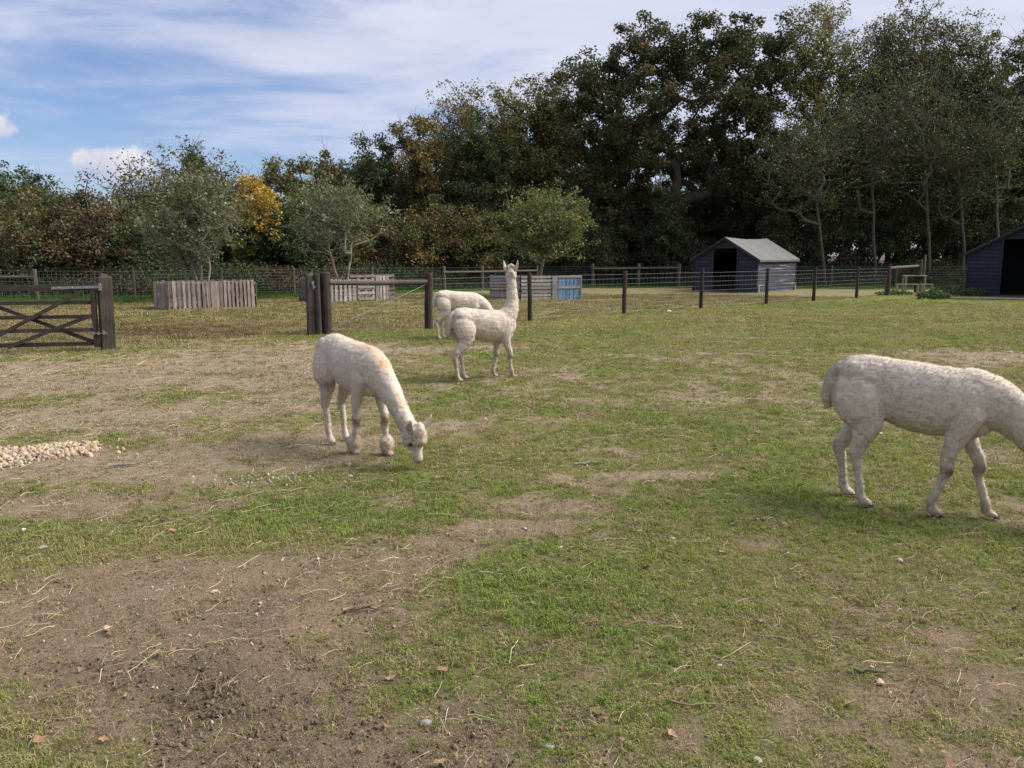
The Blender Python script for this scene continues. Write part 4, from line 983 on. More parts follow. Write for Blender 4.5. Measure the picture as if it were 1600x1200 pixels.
for i, (px, top, hw, Y, lb) in enumerate([(1255, 195, 60, 50, 'dark tree in the second row right of the oak'), (1330, 175, 62, 51, 'dark tree in the second row behind the bare fan-shaped tree'), (1405, 165, 60, 51, 'dark tree in the second row left of the white gap'),
    (1475, 150, 60, 51, 'dark rounded tree in the second row below the grey green crown'), (1545, 135, 60, 50, 'dark tree in the second row above the large shed'), (1620, 150, 60, 50, 'dark tree in the second row at the right edge')]):
    grow('woodland_tree', lb, px, top, hw, Y, IV+GY, nclump=170, nleaf=120, bot=.22, ls=.15, seed=70+i, r_tip=.022, twigs=2, trunk_r=.18)
bare = dict(nleaf=24, crad=.5, ls=.11, wob=.05, ztf=.62, twigs=4, twl=1.6, twr=.011, bark='bark_twig', trunk_r=.085, spike=1, bot=.36, r_tip=.0145, shape='up', asp=.5)
grow('bare_tree', 'pale bare tree with fanned twigs right above the small shed', 1262, 178, 72, 42.5, GY, nclump=110, **bare, seed=80, base_px=1290)
grow('bare_tree', 'pale grey-stemmed sparse tree left of the white sky gap', 1362, 130, 56, 43.5, GY, nclump=100, **bare, seed=81, base_px=1366)
grow('bare_tree', 'pale grey-stemmed sparse tree behind the small wooden table', 1445, 120, 54, 43.5, GY, nclump=100, **bare, seed=82, base_px=1450)
grow('bare_tree', 'pale sparse tree with an ascending trunk above the large shed', 1560, 130, 46, 43, GY, nclump=90, **bare, seed=83, base_px=1556)
grow('bare_tree', 'pale sparse tree left of the large shed', 1500, 190, 44, 43.5, GY, nclump=80, **bare, seed=84, base_px=1505)
for i, (px, top, hw, Y, lb) in enumerate([(1215, 330, 34, 46, 'ivy-clad dark shrub just right of the small shed roof'), (1300, 300, 50, 46, 'tall dark ivy shrub under the bare fan-shaped tree'), (1365, 290, 48, 46.5, 'tall dark ivy shrub left of the small table'),
    (1432, 295, 48, 46.5, 'tall dark ivy shrub behind the small table'), (1500, 290, 50, 46, 'tall dark ivy shrub left of the large shed roof'), (1570, 290, 50, 45, 'tall dark ivy shrub behind the large shed'), (1640, 290, 50, 45, 'tall dark ivy shrub at the right edge')]):
    grow('ivy_shrub', lb, px, top, hw, Y, IV+GY, **mid_, seed=90+i, group='dark shrubs at the foot of the right-hand trees')
# orchard trees inside the paddock
orch = dict(leafmat='leaf_soft', bark='bark_pale', twigs=4, spike=1, asp=.55)
grow('willow_tree', 'multi-stemmed grey green tree behind the left pallet pen', 298, 276, 62, 28.0, GG, nclump=165, nleaf=34, crad=.27, ls=.11, bottom=425, twl=1.15, twr=.007, trunk_r=.085, trunks=4, r_tip=.009, seed=101, base_px=312, gapf=.43, **orch)
grow('apple_tree', 'pale grey leaved leaning tree behind the middle pallet pen', 528, 305, 58, 31.5, GG, nclump=150, nleaf=33, crad=.27, ls=.11, bottom=425, twl=1.2, twr=.009, trunk_r=.075, trunks=2, r_tip=.009, seed=102, base_px=537, gapf=.43, **orch)
grow('apple_tree', 'yellow-green round tree on a thin stem behind the right pallet pen', 850, 330, 42, 31.8, YG, nclump=130, nleaf=60, crad=.34, ls=.11, bottom=408, twl=1.1, twr=.008, trunk_r=.07, r_tip=.008, seed=103, base_px=841, gapf=.40, **orch)
# back of the wood : copies that share mesh data
src = grow('woodland_tree', 'dark background tree deep in the wood at the far left edge', 0, 250, 110, 62, DG, nclump=150, nleaf=120, bot=.06, ls=.22, crad=.9, twigs=0, seed=120, group='dark trees deep in the wood')
def copy_tree(o, parent=None):
    c = o.copy(); COL.objects.link(c); c.parent = parent
    for ch in o.children: copy_tree(ch, c)
    return c
zs0 = AT(0, 250, 62)[2]
RT = random.Random(8)
PLC = ['the brown-green hedge', 'the dark bush left of the willow', 'the arching bare twigs', 'the leafy spire', 'the yellow maple', 'the olive trees', 'the golden tree', 'the thinning tree left of the oak', 'the left side of the oak', 'the oak trunk', 'the right limb of the oak', 'the small shed', 'the yellowish tree', 'the brown open tree', 'the russet-topped tree', 'the large shed']
for qi, (px, top, Y) in enumerate([(90, 300, 60), (200, 300, 62), (330, 280, 62), (450, 265, 63), (560, 240, 64), (680, 225, 64), (790, 200, 64), (900, 215, 66), (985, 250, 66), (1060, 300, 66), (1140, 240, 66), (1250, 215, 68), (1340, 190, 68), (1430, 180, 68), (1530, 170, 66), (1630, 170, 66)]):
    c = copy_tree(src); xx, _, zz_ = AT(px, top, Y); c.location = (xx, Y, 0); k = zz_/zs0; c.scale = (RT.uniform(.8, 1.0), .9, k); c.rotation_euler = (0, 0, RT.uniform(0, 6.28)); c['label'] = 'dark background tree deep in the wood behind '+PLC[qi]

# nettle and dock clumps by the large shed
def plant(label, px, py_, r, h, n, col, seed):
    rng = np.random.default_rng(seed); c = G(px, py_); a = rng.uniform(0, 6.28, n); q = rng.random(n)**.6
    C = np.stack([np.cos(a)*q*r, np.sin(a)*q*r*.7, rng.random(n)**.7*h*(1-.6*q)+.03], 1)
    cols = np.array(col)[None]*(1+rng.uniform(-.35, .35, (n, 1)))
    V, F, LC = leaves_np(rng, C, .12, cols, .5)
    root = empty('nettle_clump', (c[0], c[1], 0), label=label, cat='plant')
    mesh_np('leaves', V, F, M['leaf'], root, cols=LC)
    k = 30; a = rng.uniform(0, 6.28, k); e = rng.random((k, 1))*r*.6; B = np.stack([np.cos(a), np.sin(a), 0*a], 1)*e; T = B*1.3; T[:, 2] = h*rng.uniform(.4, .9, k)
    V, F = tubes_np(B, T, np.full(k, .006), np.full(k, .003), 4); mesh_np('stems', V, F, M['bark_mid'], root)
plant('low nettle clump at the foot of the thick fence post', 1396, 461, .75, .18, 420, (.085, .12, .05), 1)
plant('round nettle clump left of the wood chips', 1458, 468, .62, .42, 520, (.065, .10, .04), 2)
plant('leafy nettle clump at the left corner of the large shed', 1507, 462, .95, .40, 700, (.055, .085, .035), 3)
plant('small nettle clump right of the low benches', 1478, 457, .7, .32, 450, (.06, .095, .04), 4)
# brambles and ivy under the trees
n = 70000; x = R_.uniform(-26, 38, n); bl = np.interp(x, BX, BY); off = R_.uniform(1.8, 9, n); y = bl+off
hh = (.35+.9*fbm(x*.5, y*.5, seed=201))*np.clip((off-1.2)/2, .2, 1); z = R_.random(n)**.8*hh*1.25+.03
t1 = ctint((.055, .072, .030), n, .45); bw = fbm(x*.4, y*.4, seed=203) > .55; t1[bw] = ctint((.085, .065, .038), int(bw.sum()), .4)
def sprig(name, rng):
    V = []; F = []
    for i in range(9):
        c = Vector((rng.gauss(0, .12), rng.gauss(0, .12), rng.gauss(0, .09))); d = Vector((rng.gauss(0, 1), rng.gauss(0, 1), rng.gauss(0, .6))).normalized(); s_ = d.cross(Vector((rng.gauss(0, 1), rng.gauss(0, 1), rng.gauss(0, 1)))).normalized()
        k = len(V); V += [c-d*.06, c+s_*.04, c+d*.06, c-s_*.04]; F.append((k, k+1, k+2, k+3))
    me = bpy.data.meshes.new(name); me.from_pydata(V, [], F); me.update(); me.materials.append(M['blade']); return me
scatter('undergrowth', 'dark brambles and ivy covering the floor under the trees', [sprig('sprig', rg) for _ in range(5)], np.stack([x, y, z], 1), R_.uniform(0, 6.28, (n, 3)), np.ones((n, 3)), R_.integers(0, 5, n), t1, M['blade'])
#PART3
# ------------------------------------------------------------------ alpacas
def cr(keys, n):
    """smooth interpolation of key rows"""
    K = np.array(keys, float); m = len(K); out = []
    for i in range(n):
        t = (m-1)*i/(n-1); j = min(int(t), m-2); f = t-j
        p0, p1, p2, p3 = K[max(j-1, 0)], K[j], K[j+1], K[min(j+2, m-1)]
        out.append(.5*((2*p1)+(-p0+p2)*f+(2*p0-5*p1+4*p2-p3)*f*f+(-p0+3*p1-3*p2+p3)*f**3))
    return np.array(out)
def limb(mb, keys, n=14, sides=16, lat=(0, 1, 0)):
    """keys: x, y, z, radius in the plane of the bend, sideways radius"""
    K = cr(keys, n); P = K[:, :3]; b = len(mb.v); lat = np.array(lat, float)
    for i in range(n):
        t = P[min(i+1, n-1)]-P[max(i-1, 0)]; t /= np.linalg.norm(t)
        l = lat-t*np.dot(lat, t); l /= np.linalg.norm(l); u = np.cross(t, l)
        for k in range(sides):
            a = 2*math.pi*k/sides; q = P[i]+l*math.cos(a)*max(K[i, 4], .004)+u*math.sin(a)*max(K[i, 3], .004); mb.v.append(tuple(q))
    for i in range(n-1):
        for k in range(sides):
            a0 = b+i*sides+k; a1 = b+i*sides+(k+1) % sides; mb.f.append((a0, a1, a1+sides, a0+sides))
    mb.f += [tuple(b+sides-1-k for k in range(sides)), tuple(b+(n-1)*sides+k for k in range(sides))]
m_, t, out = new_mat('cream_fleece')
atc = t.n('ShaderNodeAttribute', attribute_name='col').outputs['Color']
tco = t.n('ShaderNodeTexCoord').outputs['Object']
n1 = t.noise(tco, 60, 4, .7); n2 = t.noise(tco, 14, 4, .6)
mp = t.n('ShaderNodeMapping', ins={'Vector': tco, 'Scale': (34, 60, 110)}).outputs[0]
n3 = t.noise(mp, 1.0, 4, .65, .6)
c = t.mix(t.math('MULTIPLY', t.ramp(n3, .35, .62), .12), atc, t.mix(1.0, atc, (.74, .69, .62), 'MULTIPLY'))
hgt = t.math('ADD', t.math('MULTIPLY', n3, .8), t.math('MULTIPLY', n1, .5))
bp = t.n('ShaderNodeBump', ins={'Height': hgt, 'Strength': .4, 'Distance': .008})
p = t.n('ShaderNodeBsdfPrincipled', ins={'Base Color': c, 'Roughness': .95, 'Specular IOR Level': .08, 'Sheen Weight': .25, 'Sheen Roughness': .6, 'Normal': bp.outputs[0]})
t.link(p.outputs[0], out.inputs[0]); M['fleece'] = m_
m_, t, out = new_mat('cream_fleece_hair')
atc = t.n('ShaderNodeAttribute', attribute_name='col').outputs['Color']
d = t.n('ShaderNodeBsdfPrincipled', ins={'Base Color': atc, 'Roughness': .9, 'Specular IOR Level': .08})
tr = t.n('ShaderNodeBsdfTranslucent', ins={0: atc})
t.link(t.n('ShaderNodeMixShader', ins={0: .3, 1: d.outputs[0], 2: tr.outputs[0]}).outputs[0], out.inputs[0]); M['hair'] = m_
M['toe'] = plain_mat('dark_toe_nail', (.055, .040, .032), .6)
M['eye'] = plain_mat('dark_eye', (.008, .006, .005), .12, var=0, bump=0, spec=.6)
M['nose'] = plain_mat('grey_brown_muzzle', (.13, .10, .085), .7)
M['ear_in'] = plain_mat('ear_lining', (.40, .33, .29), .9)

def alpaca(label, org, heading, feet, neck, head, seed=0, puff=(), scale=1.0, spots=(), yaw_lat=None, tailk=None, hair=52000, base=(.61, .525, .43)):
    rng = np.random.default_rng(seed)
    root = empty('alpaca', (org[0], org[1], gz1(*org)), math.radians(heading), label=label, cat='alpaca', group='cream alpacas in the pasture')
    root.scale = (scale,)*3
    mb = MB()
    # trunk of the body: x, z centre, half height, half width
    limb(mb, [(-.452, 0, .80, .05, .045), (-.435, 0, .785, .10, .085), (-.385, 0, .785, .145, .110), (-.30, 0, .785, .165, .138), (-.19, 0, .765, .176, .126), (-.06, 0, .722, .202, .165), (.10, 0, .695, .215, .172),
              (.22, 0, .700, .205, .160), (.32, 0, .718, .180, .138), (.40, 0, .735, .135, .105), (.445, 0, .745, .07, .06)], 22, 22)
    # withers and shoulder mass, rump points
    mb.ellipsoid((.27, 0, .80), (.17, .085, .095)); mb.ellipsoid((.30, 0, .595), (.135, .095, .11)); mb.ellipsoid((-.33, .055, .845), (.11, .075, .08)); mb.ellipsoid((-.33, -.055, .845), (.11, .075, .08))
    for s, key in ((-1, 'HR'), (1, 'HL')):
        fx, fy, fz = feet[key]; hx = fx-.048; hy = s*.09*.35+fy*.65
        sx = -.235+.25*(fx+.32); 
        limb(mb, [(-.33, s*.055, .83, .075, .055), (-.325, s*.078, .75, .140, .080), (-.300, s*.108, .64, .138, .078), (sx-.035, s*.10, .535, .104, .063), ((sx+hx)/2-.015, (s*.10+hy)/2, .435, .062, .046),
                  (hx, hy, .335+fz*.5, .042, .034), (hx+.006, hy, .29+fz*.5, .032, .027), (fx-.026, fy, .20+fz, .024, .022), (fx-.018, fy, .12+fz, .025, .023), (fx-.010, fy, .075+fz, .026, .025), (fx+.004, fy, .035+fz, .025, .027)], 26, 14)
        limb(mb, [(fx-.010, fy, .033+fz, .022, .026), (fx+.015, fy, .030+fz, .028, .032), (fx+.050, fy, .020+fz, .019, .028), (fx+.062, fy, .014+fz, .012, .018)], 6, 12)
    for s, key in ((-1, 'FR'), (1, 'FL')):
        fx, fy, fz = feet[key]; kx = .27+(fx-.27)*.58+.012; ky = s*.095*.4+fy*.6
        limb(mb, [(.27, s*.060, .76, .095, .05), (.275, s*.090, .66, .115, .062), (.265, s*.100, .57, .080, .054), ((.27+kx)/2-.01, (s*.1+ky)/2, .45, .050, .041), (kx-.004, ky, .345, .036, .032), (kx+.004, ky, .295, .037, .033), (kx-.004+(fx-kx)*.15, ky, .245, .027, .025),
                  (kx+(fx-.01-kx)*.55, ky*.4+fy*.6, .165+fz*.5, .024, .022), (fx-.006, fy, .095+fz, .026, .025), (fx+.0, fy, .065+fz, .026, .026), (fx+.008, fy, .034+fz, .024, .026)], 24, 14)
        limb(mb, [(fx-.006, fy, .031+fz, .022, .025), (fx+.018, fy, .027+fz, .025, .030), (fx+.050, fy, .019+fz, .019, .027), (fx+.062, fy, .014+fz, .011, .018)], 6, 12)
        if key in puff:
            for q in range(7):
                a = q*.9; mb.ellipsoid((fx-.012+.022*math.cos(a), fy+.022*math.sin(a), .085+.03*math.sin(q*1.7)), (.038, .036, .046))
    for (fx, fy, fz), s in ((feet['HR'], -1), (feet['HL'], 1)):
        if s == -1 and 'HR' in puff: mb.ellipsoid((fx-.01, fy, .08), (.04, .04, .045))
    nk = cr(neck, 14); limb(mb, neck, 18, 18)
    tk = tailk or [(-.35, 0, .885, .036, .045), (-.415, .0, .872, .036, .046), (-.468, 0, .825, .038, .048), (-.492, 0, .745, .040, .048), (-.496, 0, .665, .038, .042), (-.490, 0, .595, .018, .02)]
    limb(mb, tk, 12, 12)
    # head
    hp, hf, hu = [Vector(v) for v in head]; hf.normalize(); hu = (hu-hf*hu.dot(hf)).normalized(); hl = hu.cross(hf)
    R = Matrix((hf, hl, hu)).transposed()
    HS = 1.13
    def HP(a, b, c): return hp+R @ (Vector((a, b, c))*HS)
    hk = [(-.075, 0, .0, .038, .038), (-.045, 0, .008, .060, .054), (.0, 0, .012, .072, .062), (.045, 0, .004, .068, .058), (.085, 0, -.012, .052, .046), (.118, 0, -.022, .040, .037), (.148, 0, -.028, .035, .034), (.172, 0, -.032, .030, .032), (.188, 0, -.034, .016, .019)]
    hmb = MB(); limb(hmb, hk, 18, 16)
    hmb.ellipsoid((.015, 0, .062), (.050, .046, .038)); hmb.ellipsoid((-.02, 0, .055), (.05, .045, .035))
    for s in (-1, 1): hmb.ellipsoid((.055, s*.040, .028), (.028, .016, .018)); hmb.ellipsoid((.03, s*.04, -.03), (.045, .022, .035)); hmb.ellipsoid((.160, s*.017, -.030), (.022, .017, .020))
    hmb.ellipsoid((.045, 0, .058), (.050, .047, .038)); hmb.ellipsoid((.005, 0, .085), (.045, .045, .034))
    for q in range(46):
        a = rng.uniform(-1, 1, 2); hmb.ellipsoid((.018+.070*a[0], .045*a[1], .108-.034*abs(a[1])-.030*max(a[0], -.3)), (.015, .015, .017), nu=8, nv=5)
    for q in range(16):
        s = -1 if q % 2 else 1; a = rng.uniform(-1, 1, 2); hmb.ellipsoid((.01+.045*a[0], s*.056, -.012+.035*a[1]), (.016, .010, .016), nu=8, nv=5)
    b = len(mb.v); mb.v += [tuple(HP(*v)) for v in hmb.v]; mb.f += [tuple(i+b for i in f) for f in hmb.f]
    tmp = mb.build('tmp_body')
    md = tmp.modifiers.new('r', 'REMESH'); md.mode = 'VOXEL'; md.voxel_size = .0095
    md = tmp.modifiers.new('s', 'SMOOTH'); md.factor = .5; md.iterations = 5
    dg = bpy.context.evaluated_depsgraph_get(); me = bpy.data.meshes.new_from_object(tmp.evaluated_get(dg))
    bpy.data.objects.remove(tmp); me.name = 'body'
    nv = len(me.vertices); V = np.empty(nv*3, np.float32); me.vertices.foreach_get('co', V); V = V.reshape(-1, 3).astype(float)
    N = np.empty(nv*3, np.float32); me.vertex_normals.foreach_get('vector', N); N = N.reshape(-1, 3)
    # shorn fleece: soft lumps and clipper ridges
    hd = np.linalg.norm(V-np.array(hp+hf*.08), axis=1) < .19
    lump = (fbm(V[:, 0]*6+seed, V[:, 1]*6, V[:, 2]*6, seed=5, oct=2)-.5)*.018+(fbm(V[:, 0]*30, V[:, 1]*30, V[:, 2]*30, seed=9, oct=2)-.5)*.008
    ridge = (fbm(V[:, 0]*9+V[:, 2]*14, V[:, 1]*10, V[:, 2]*42, seed=13, oct=2)-.5)*.006
    legs = sstep(V[:, 2], .62, .45)
    legl = (fbm(V[:, 0]*32, V[:, 1]*32, V[:, 2]*26, seed=15, oct=2)-.5)*.016
    dsp = np.where(hd, .25*lump, lump*(1-legs)+ridge*(1-legs)+legl*legs)
    dsp *= sstep(V[:, 2], .0, .06)
    V = V+N*dsp[:, None]; V[:, 2] = np.maximum(V[:, 2], .002)
    me.vertices.foreach_set('co', V.astype(np.float32).ravel()); me.update()
    me.polygons.foreach_set('use_smooth', np.ones(len(me.polygons), bool))
    def colour(P):
        n_ = fbm(P[:, 0]*5+seed*3, P[:, 1]*5, P[:, 2]*5, seed=21, oct=3); k_ = fbm(P[:, 0]*22, P[:, 1]*22, P[:, 2]*22, seed=25, oct=2)
        c_ = np.array(base)[None]*(1+(n_[:, None]-.5)*.35+(k_[:, None]-.5)*.14)
        dirty = sstep(n_, .50, .72)*.25
        c_ = c_*(1-dirty[:, None])+np.array([.40, .335, .28])*dirty[:, None]
        low = sstep(P[:, 2], .42, .1)*sstep(k_, .42, .62)*.55
        c_ = c_*(1-low[:, None])+np.array([.52, .40, .28])*low[:, None]
        def spot(ctr, rr, col, w):
            nonlocal c_
            q = np.exp(-((np.linalg.norm((P-np.array(ctr))/np.array(rr), axis=1))**2))*w*(.55+.9*k_)
            q = np.clip(q, 0, 1)[:, None]; c_ = c_*(1-q)+np.array(col)*q
        for (ctr, rr, col, w) in spots: spot(ctr, rr, col, w)
        for s, key in ((-1, 'FR'), (1, 'FL')):
            fx, fy, fz = feet[key]; kx = .27+(fx-.27)*.58; ky = s*.095*.4+fy*.6
            spot((kx+.03, ky, .290), (.050, .055, .038), (.25, .15, .085), 1.1)
            spot((fx, fy, .06), (.05, .05, .05), (.40, .26, .16), .7); spot((fx+.05, fy, .015), (.03, .04, .02), (.20, .13, .10), .8)
        for key in ('HR', 'HL'):
            fx, fy, fz = feet[key]; spot((fx+.05, fy, .015), (.035, .04, .025), (.22, .14, .10), .8)
        spot(tuple(HP(.190, 0, -.034)), (.030, .036, .032), (.11, .082, .068), 1.0); spot(tuple(HP(.062, -.055, .02)), (.027, .02, .022), (.12, .085, .07), .8); spot(tuple(HP(.062, .055, .02)), (.027, .02, .022), (.12, .085, .07), .8); spot(tuple(HP(.145, 0, -.02)), (.05, .05, .05), (.36, .30, .25), .7); spot(tuple(HP(.025, 0, .09)), (.05, .05, .03), (.56, .40, .28), .45)
        return np.clip(c_, .01, .85)
    add_col(me, 'col', colour(V))
    me.materials.clear(); me.materials.append(M['fleece'])
    body = bpy.data.objects.new('body', me); link(body, root)
    # hair: short strands combed back along the body
    me.calc_loop_triangles(); tri = np.empty(len(me.loop_triangles)*3, np.int32); me.loop_triangles.foreach_get('vertices', tri); tri = tri.reshape(-1, 3)
    N = np.empty(nv*3, np.float32); me.vertex_normals.foreach_get('vector', N); N = N.reshape(-1, 3).astype(float)
    ar = np.linalg.norm(np.cross(V[tri[:, 1]]-V[tri[:, 0]], V[tri[:, 2]]-V[tri[:, 0]]), axis=1); ar /= ar.sum()
    pick = rng.choice(len(tri), hair, p=ar); u = rng.random((hair, 2)); fl = u.sum(1) > 1; u[fl] = 1-u[fl]; w3 = np.stack([1-u.sum(1), u[:, 0], u[:, 1]], 1)
    P = (V[tri[pick]]*w3[:, :, None]).sum(1); Nn = (N[tri[pick]]*w3[:, :, None]).sum(1); Nn /= np.linalg.norm(Nn, axis=1, keepdims=True)
    face = np.linalg.norm(P-np.array(HP(.14, 0, -.02)), axis=1) < .085
    keep = ~face & (P[:, 2] > .025); P, Nn = P[keep], Nn[keep]; k = len(P)
    cmb = np.tile(np.array([[-.55, 0, -.85]]), (k, 1)); cmb += rng.normal(0, .35, (k, 3))
    cmb -= Nn*(cmb*Nn).sum(1, keepdims=True); cmb /= np.linalg.norm(cmb, axis=1, keepdims=True)+1e-9
    L = rng.uniform(.008, .017, k)
    tl = P[:, 0] < -.43; L[tl] *= 1.8
    lg = P[:, 2] < .45; L[lg] *= 1.25
    tkt = np.linalg.norm(P-np.array(HP(.0, 0, .07)), axis=1) < .07; L[tkt] *= 1.5
    for key in puff:
        fx, fy, fz = feet[key]; L[np.linalg.norm(P-np.array((fx, fy, .08)), axis=1) < .09] *= 1.7
    lift = rng.uniform(.25, .75, k)
    T = P+(cmb*(1-lift[:, None]*.6)+Nn*lift[:, None])*L[:, None]
    sd_ = np.cross(cmb, Nn); wd = rng.uniform(.0022, .0042, k)[:, None]
    B0 = P-Nn*.002
    HV = np.stack([B0-sd_*wd/2, B0+sd_*wd/2, T], 1).reshape(-1, 3); HF = np.arange(3*k).reshape(-1, 3)
    hc = colour(P)*(1+rng.uniform(-.18, .16, (k, 1)))
    ho = mesh_np('fleece', HV, HF, M['hair'], root, cols=np.repeat(np.clip(hc, 0, .85), 3, axis=0), smooth=True)
    ho.data.normals_split_custom_set_from_vertices(np.repeat(Nn*.9+cmb*.1, 3, axis=0).tolist())
    # ears, eyes, nostrils, toes
    for s in (-1, 1):
        e = MB(); kk = [(0, .020, .014), (.03, .031, .013), (.06, .036, .011), (.095, .029, .009), (.128, .016, .007), (.152, .004, .004)]
        base_ = HP(-.02, s*.043, .045); ud = (hu*.80-hf*.28+hl*s*.42).normalized(); out_ = (hf*.45+hl*s*.9+hu*.1); out_ = (out_-ud*out_.dot(ud)).normalized(); lat_ = ud.cross(out_)
        b = 0; sides = 10
        for (dd, wd_, th_) in kk:
            for q in range(sides):
                a = 2*math.pi*q/sides; cup = -.35*wd_*(math.cos(a)**2)
                pnt = base_+ud*dd+lat_*(math.cos(a)*wd_)+out_*(math.sin(a)*th_-cup-.2*dd*dd/.15); e.v.append(tuple(pnt))
        for i in range(len(kk)-1):
            for q in range(sides):
                a0 = i*sides+q; a1 = i*sides+(q+1) % sides; e.f.append((a0, a1, a1+sides, a0+sides))
        e.f.append(tuple(range(sides))[::-1]); e.f.append(tuple(range((len(kk)-1)*sides, len(kk)*sides)))
        eo = e.build('ear', M['fleece'], root, smooth=True); add_col(eo.data, 'col', colour(np.array(e.v))*.92)
        i_ = MB(); 
        for (dd, wd_, th_) in kk[1:5]:
            for sg in (-1, 0, 1): i_.v.append(tuple(base_+ud*dd+lat_*(sg*wd_*.62)+out_*(th_*.9+.35*wd_*(sg*.62)**2+.0025-.2*dd*dd/.15)))
        for r_ in range(3):
            for q in range(2): a0 = 3*r_+q; i_.f.append((a0, a0+1, a0+4, a0+3))
        i_.build('ear_lining', M['ear_in'], eo, smooth=True)
        MB().ellipsoid(HP(.062, s*.0510, .020), (.0175, .0175, .0145), nu=12, nv=8).build('eye', M['eye'], root, smooth=True)
        MB().ellipsoid(HP(.188, s*.013, -.022), (.007, .004, .006), nu=8, nv=5).build('nostril', M['eye'], root, smooth=True)
    m = MB(); m.tube([HP(.145, -.033, -.045), HP(.175, -.021, -.048), HP(.190, 0, -.046), HP(.175, .021, -.048), HP(.145, .033, -.045)], [.002, .003, .003, .003, .002], 6); m.build('mouth', M['nose'], root, smooth=True)
    for key in ('HR', 'HL', 'FR', 'FL'):
        fx, fy, fz = feet[key]
        for s in (-1, 1):
            m = MB(); y0 = fy+s*.014
            m.v = [(fx+.042, y0-.010, .004+fz), (fx+.042, y0+.010, .004+fz), (fx+.042, y0+.008, .028+fz), (fx+.042, y0-.008, .028+fz), (fx+.078, y0+s*.002-.004, .003+fz), (fx+.078, y0+s*.002+.004, .003+fz), (fx+.070, y0+.003, .014+fz), (fx+.070, y0-.003, .014+fz)]
            m.f = [(0, 3, 2, 1), (4, 5, 6, 7), (0, 1, 5, 4), (1, 2, 6, 5), (2, 3, 7, 6), (3, 0, 4, 7)]
            m.build('toe_nail', M['toe'], root)
    return root
GING = (.50, .30, .17)
# 1 grazing in front of the gateway
alpaca('cream alpaca in the left foreground grazing head down, its face and pricked ears in view', (-1.33, 6.59), -50,
       dict(HR=(-.30, -.07, 0), HL=(-.34, .10, 0), FR=(.17, -.10, 0), FL=(.40, .08, 0)),
       [(.26, 0, .74, .16, .12), (.38, 0, .70, .150, .120), (.50, 0, .63, .120, .094), (.62, .0, .54, .094, .078), (.72, .0, .445, .077, .066), (.80, .0, .37, .073, .064), (.86, 0, .315, .062, .056)],
       ((.905, .0, .275), (.40, .10, -.90), (.90, .0, .42)), seed=1, puff=('FR', 'FL'),
       spots=[((.36, 0, .88), (.22, .06, .06), GING, .7), ((.50, 0, .77), (.12, .05, .06), GING, .85), ((.73, .0, .49), (.05, .045, .04), (.48, .22, .09), .9), ((-.2, -.14, .54), (.10, .06, .05), (.16, .11, .08), .7)])  # ginger marks, and one dark brown patch on the right flank
# 2 standing, looking away
alpaca('cream alpaca standing upright with a long neck, looking away towards the pallet pens', (-.37, 10.42), 27,
       dict(HR=(-.40, -.09, 0), HL=(-.24, .09, 0), FR=(.37, -.09, 0), FL=(.19, .10, 0)),
       [(.24, 0, .74, .16, .12), (.33, 0, .80, .145, .115), (.395, 0, .90, .110, .092), (.425, 0.01, 1.02, .085, .075), (.43, .02, 1.14, .072, .066), (.425, .03, 1.25, .064, .060), (.42, .04, 1.32, .058, .055)],
       ((.425, .05, 1.355), (.50, .86, -.06), (0, 0, 1)), seed=2,
       spots=[((-.20, -.12, .50), (.04, .05, .04), (.22, .11, .07), .9)])  # small dark brown spot at the right stifle
# 3 grazing farther back, behind the standing one
alpaca('cream alpaca grazing farthest back, half hidden behind the standing alpaca', (-1.03, 15.66), 12,
       dict(HR=(-.42, -.10, 0), HL=(-.31, .10, 0), FR=(.22, -.10, 0), FL=(.34, .09, 0)),
       [(.26, 0, .74, .16, .12), (.38, 0, .70, .150, .120), (.50, 0, .62, .120, .100), (.60, 0, .51, .095, .080), (.68, 0, .40, .076, .066), (.74, 0, .31, .064, .058), (.78, 0, .25, .058, .052)],
       ((.81, 0, .215), (.45, 0, -.9), (.9, 0, .45)), seed=3, hair=30000, base=(.61, .53, .43))
# 4 at the right edge
alpaca('cream alpaca at the right edge, side on, lowering its neck to graze', (2.54, 4.97), -29,
       dict(HR=(-.25, -.09, 0), HL=(-.37, .11, 0), FR=(.14, -.09, 0), FL=(.43, .03, 0)),
       [(.24, 0, .74, .17, .125), (.37, 0, .72, .160, .120), (.49, 0, .66, .130, .102), (.60, 0, .56, .102, .082), (.70, 0, .44, .080, .068), (.78, 0, .34, .066, .058), (.83, 0, .27, .058, .052)],
       ((.86, 0, .235), (.45, 0, -.9), (.9, 0, .45)), seed=4, scale=1.03, hair=80000, base=(.66, .575, .47))

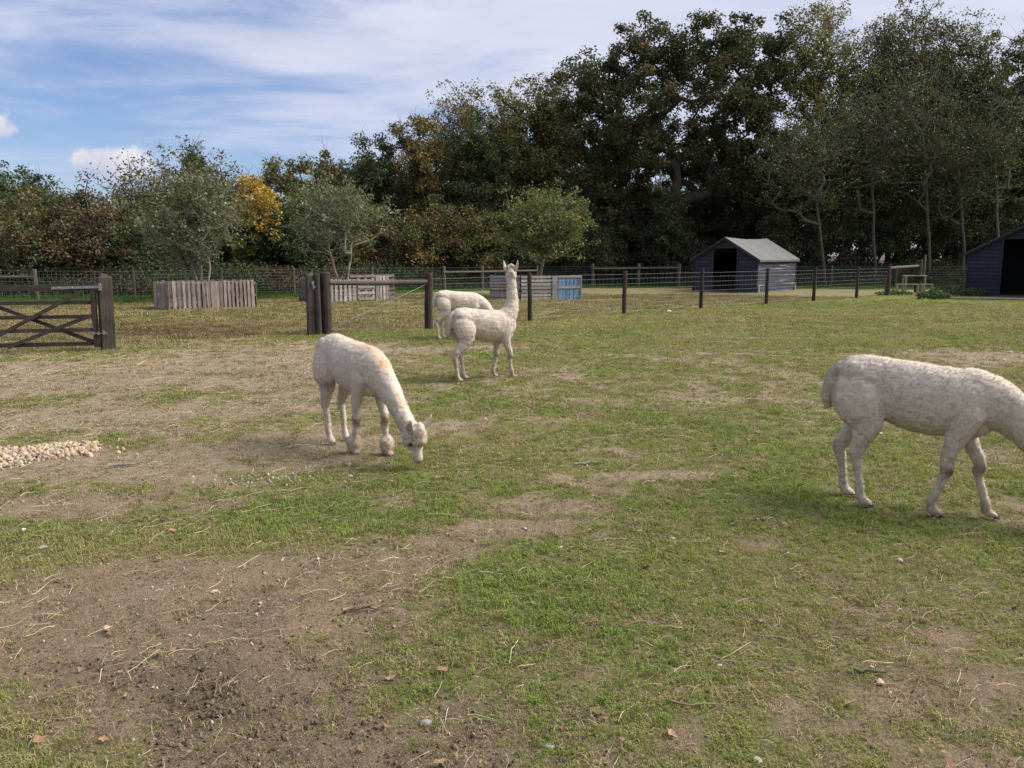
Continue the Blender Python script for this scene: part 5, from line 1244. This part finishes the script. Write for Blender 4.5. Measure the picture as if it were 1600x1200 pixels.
# ------------------------------------------------------------------ single stones, twigs, loose things on the ground
ST = [plain_mat('pale_flint', (.46, .41, .34), .7, var=.2, scale=30), plain_mat('grey_flint', (.25, .235, .22), .6, var=.25, scale=30), plain_mat('tan_stone', (.42, .31, .21), .75, var=.2, scale=30)]
STONES = [(665, 1131, .021, 1, 'grey flint on bare earth at the bottom left'), (1406, 876, .022, 2, 'tan rounded stone in the grass below the right alpaca'), (1084, 946, .016, 2, 'small tan stone in the middle of the foreground grass'),
          (67, 856, .026, 1, 'grey stone on bare earth at the left edge'), (820, 827, .018, 1, 'grey stone on the trodden path'), (1230, 868, .016, 1, 'grey pebble on the bare patch below the right alpaca'),
          (35, 828, .020, 0, 'pale stone left of the grey one at the left edge'), (1050, 846, .014, 0, 'whitish pebble in the grass right of the path'), (876, 857, .014, 2, 'tan pebble just below the path'),
          (915, 727, .018, 0, 'pale flint on the grass right of the grazing head'), (1045, 488, .085, 0, 'white rock lying in the paddock near the wire fence'), (1578, 552, .045, 0, 'pale stone on the bare patch at the right edge'),
          (1568, 562, .035, 0, 'second pale stone on the bare patch at the right edge'), (545, 727, .026, 1, 'grey stone beside the front foot of the left alpaca'), (548, 745, .020, 0, 'white stone in the grass below the left alpaca'),
          (335, 925, .018, 2, 'flat tan stone on the brown earth'), (165, 982, .018, 2, 'tan stone on the brown earth near the left edge'), (1375, 677, .030, 0, 'white stone under the belly of the right alpaca'),
          (1440, 735, .020, 1, 'grey stone between the legs of the right alpaca'), (1125, 1041, .016, 0, 'pale pebble in the lower right grass'), (1375, 1068, .020, 2, 'tan stone beside the dark stick'),
          (1183, 1190, .018, 0, 'white pebble at the bottom edge of the photo'), (858, 1172, .020, 1, 'grey pebble at the bottom edge left of the white one'), (497, 876, .012, 0, 'white pebble on the brown earth'), (150, 693, .03, 2, 'tan stone at the far rim of the gravel heap')]
for i, (px, py, s, mt, lb) in enumerate(STONES):
    x_, y_ = G(px, py); o = bpy.data.objects.new('stone', rock_mesh('stone', rg, flat=.6, mat=ST[mt], sub=2, rough=.22)); link(o)
    o.location = (x_, y_, gz1(x_, y_)+s*.25); o.scale = (s, s*.85, s*.8); o.rotation_euler = (0, 0, i*1.3); tag(o, lb, 'stone')
def stick(label, px, py, L, r, rz, mat, seed, forks=2):
    rr = random.Random(seed); c = G(px, py); m = MB(); z0 = gz1(*c)+r+.006
    pts = [(L*(i/5-.5), rr.uniform(-.08, .08)*L, rr.uniform(0, .05)*L) for i in range(6)]
    m.tube(pts, [r, r*.95, r, r*.85, r*.7, r*.35], 7)
    for k in range(forks):
        p = Vector(pts[1+k]); m.tube([p, p+Vector((L*.12, L*rr.uniform(-.2, .2), L*.08)), p+Vector((L*.22, L*rr.uniform(-.35, .35), L*.12))], [r*.6, r*.5, r*.25], 6)
    o = m.build('stick', mat, smooth=True); o.location = (c[0], c[1], z0); o.rotation_euler = (0, 0, rz); tag(o, label, 'stick')
stick('broken reddish twig with side shoots lying where the bare earth meets the grass', 568, 957, .19, .008, .2, M['twig_brown'], 1, 3)
stick('short dark stick lying in the lower right grass', 1360, 1055, .12, .008, -.15, M['bark_mid'], 2, 1)
stick('pale bleached stick lying on the bare earth below the gravel heap', 195, 730, .22, .012, .3, M['bark_pale'], 3, 0)
stick('flat pale strip of bark lying in the grass right of the path', 918, 727, .22, .011, .1, M['bark_pale'], 4, 0)
stick('crumpled brown leaf stalk in the grass below the right alpaca', 1190, 816, .10, .008, .6, M['twig_brown'], 5, 3)
stick('thin bent brown twig lying flat in the bottom grass', 1090, 1105, .22, .004, -.1, M['twig_brown'], 6, 1)
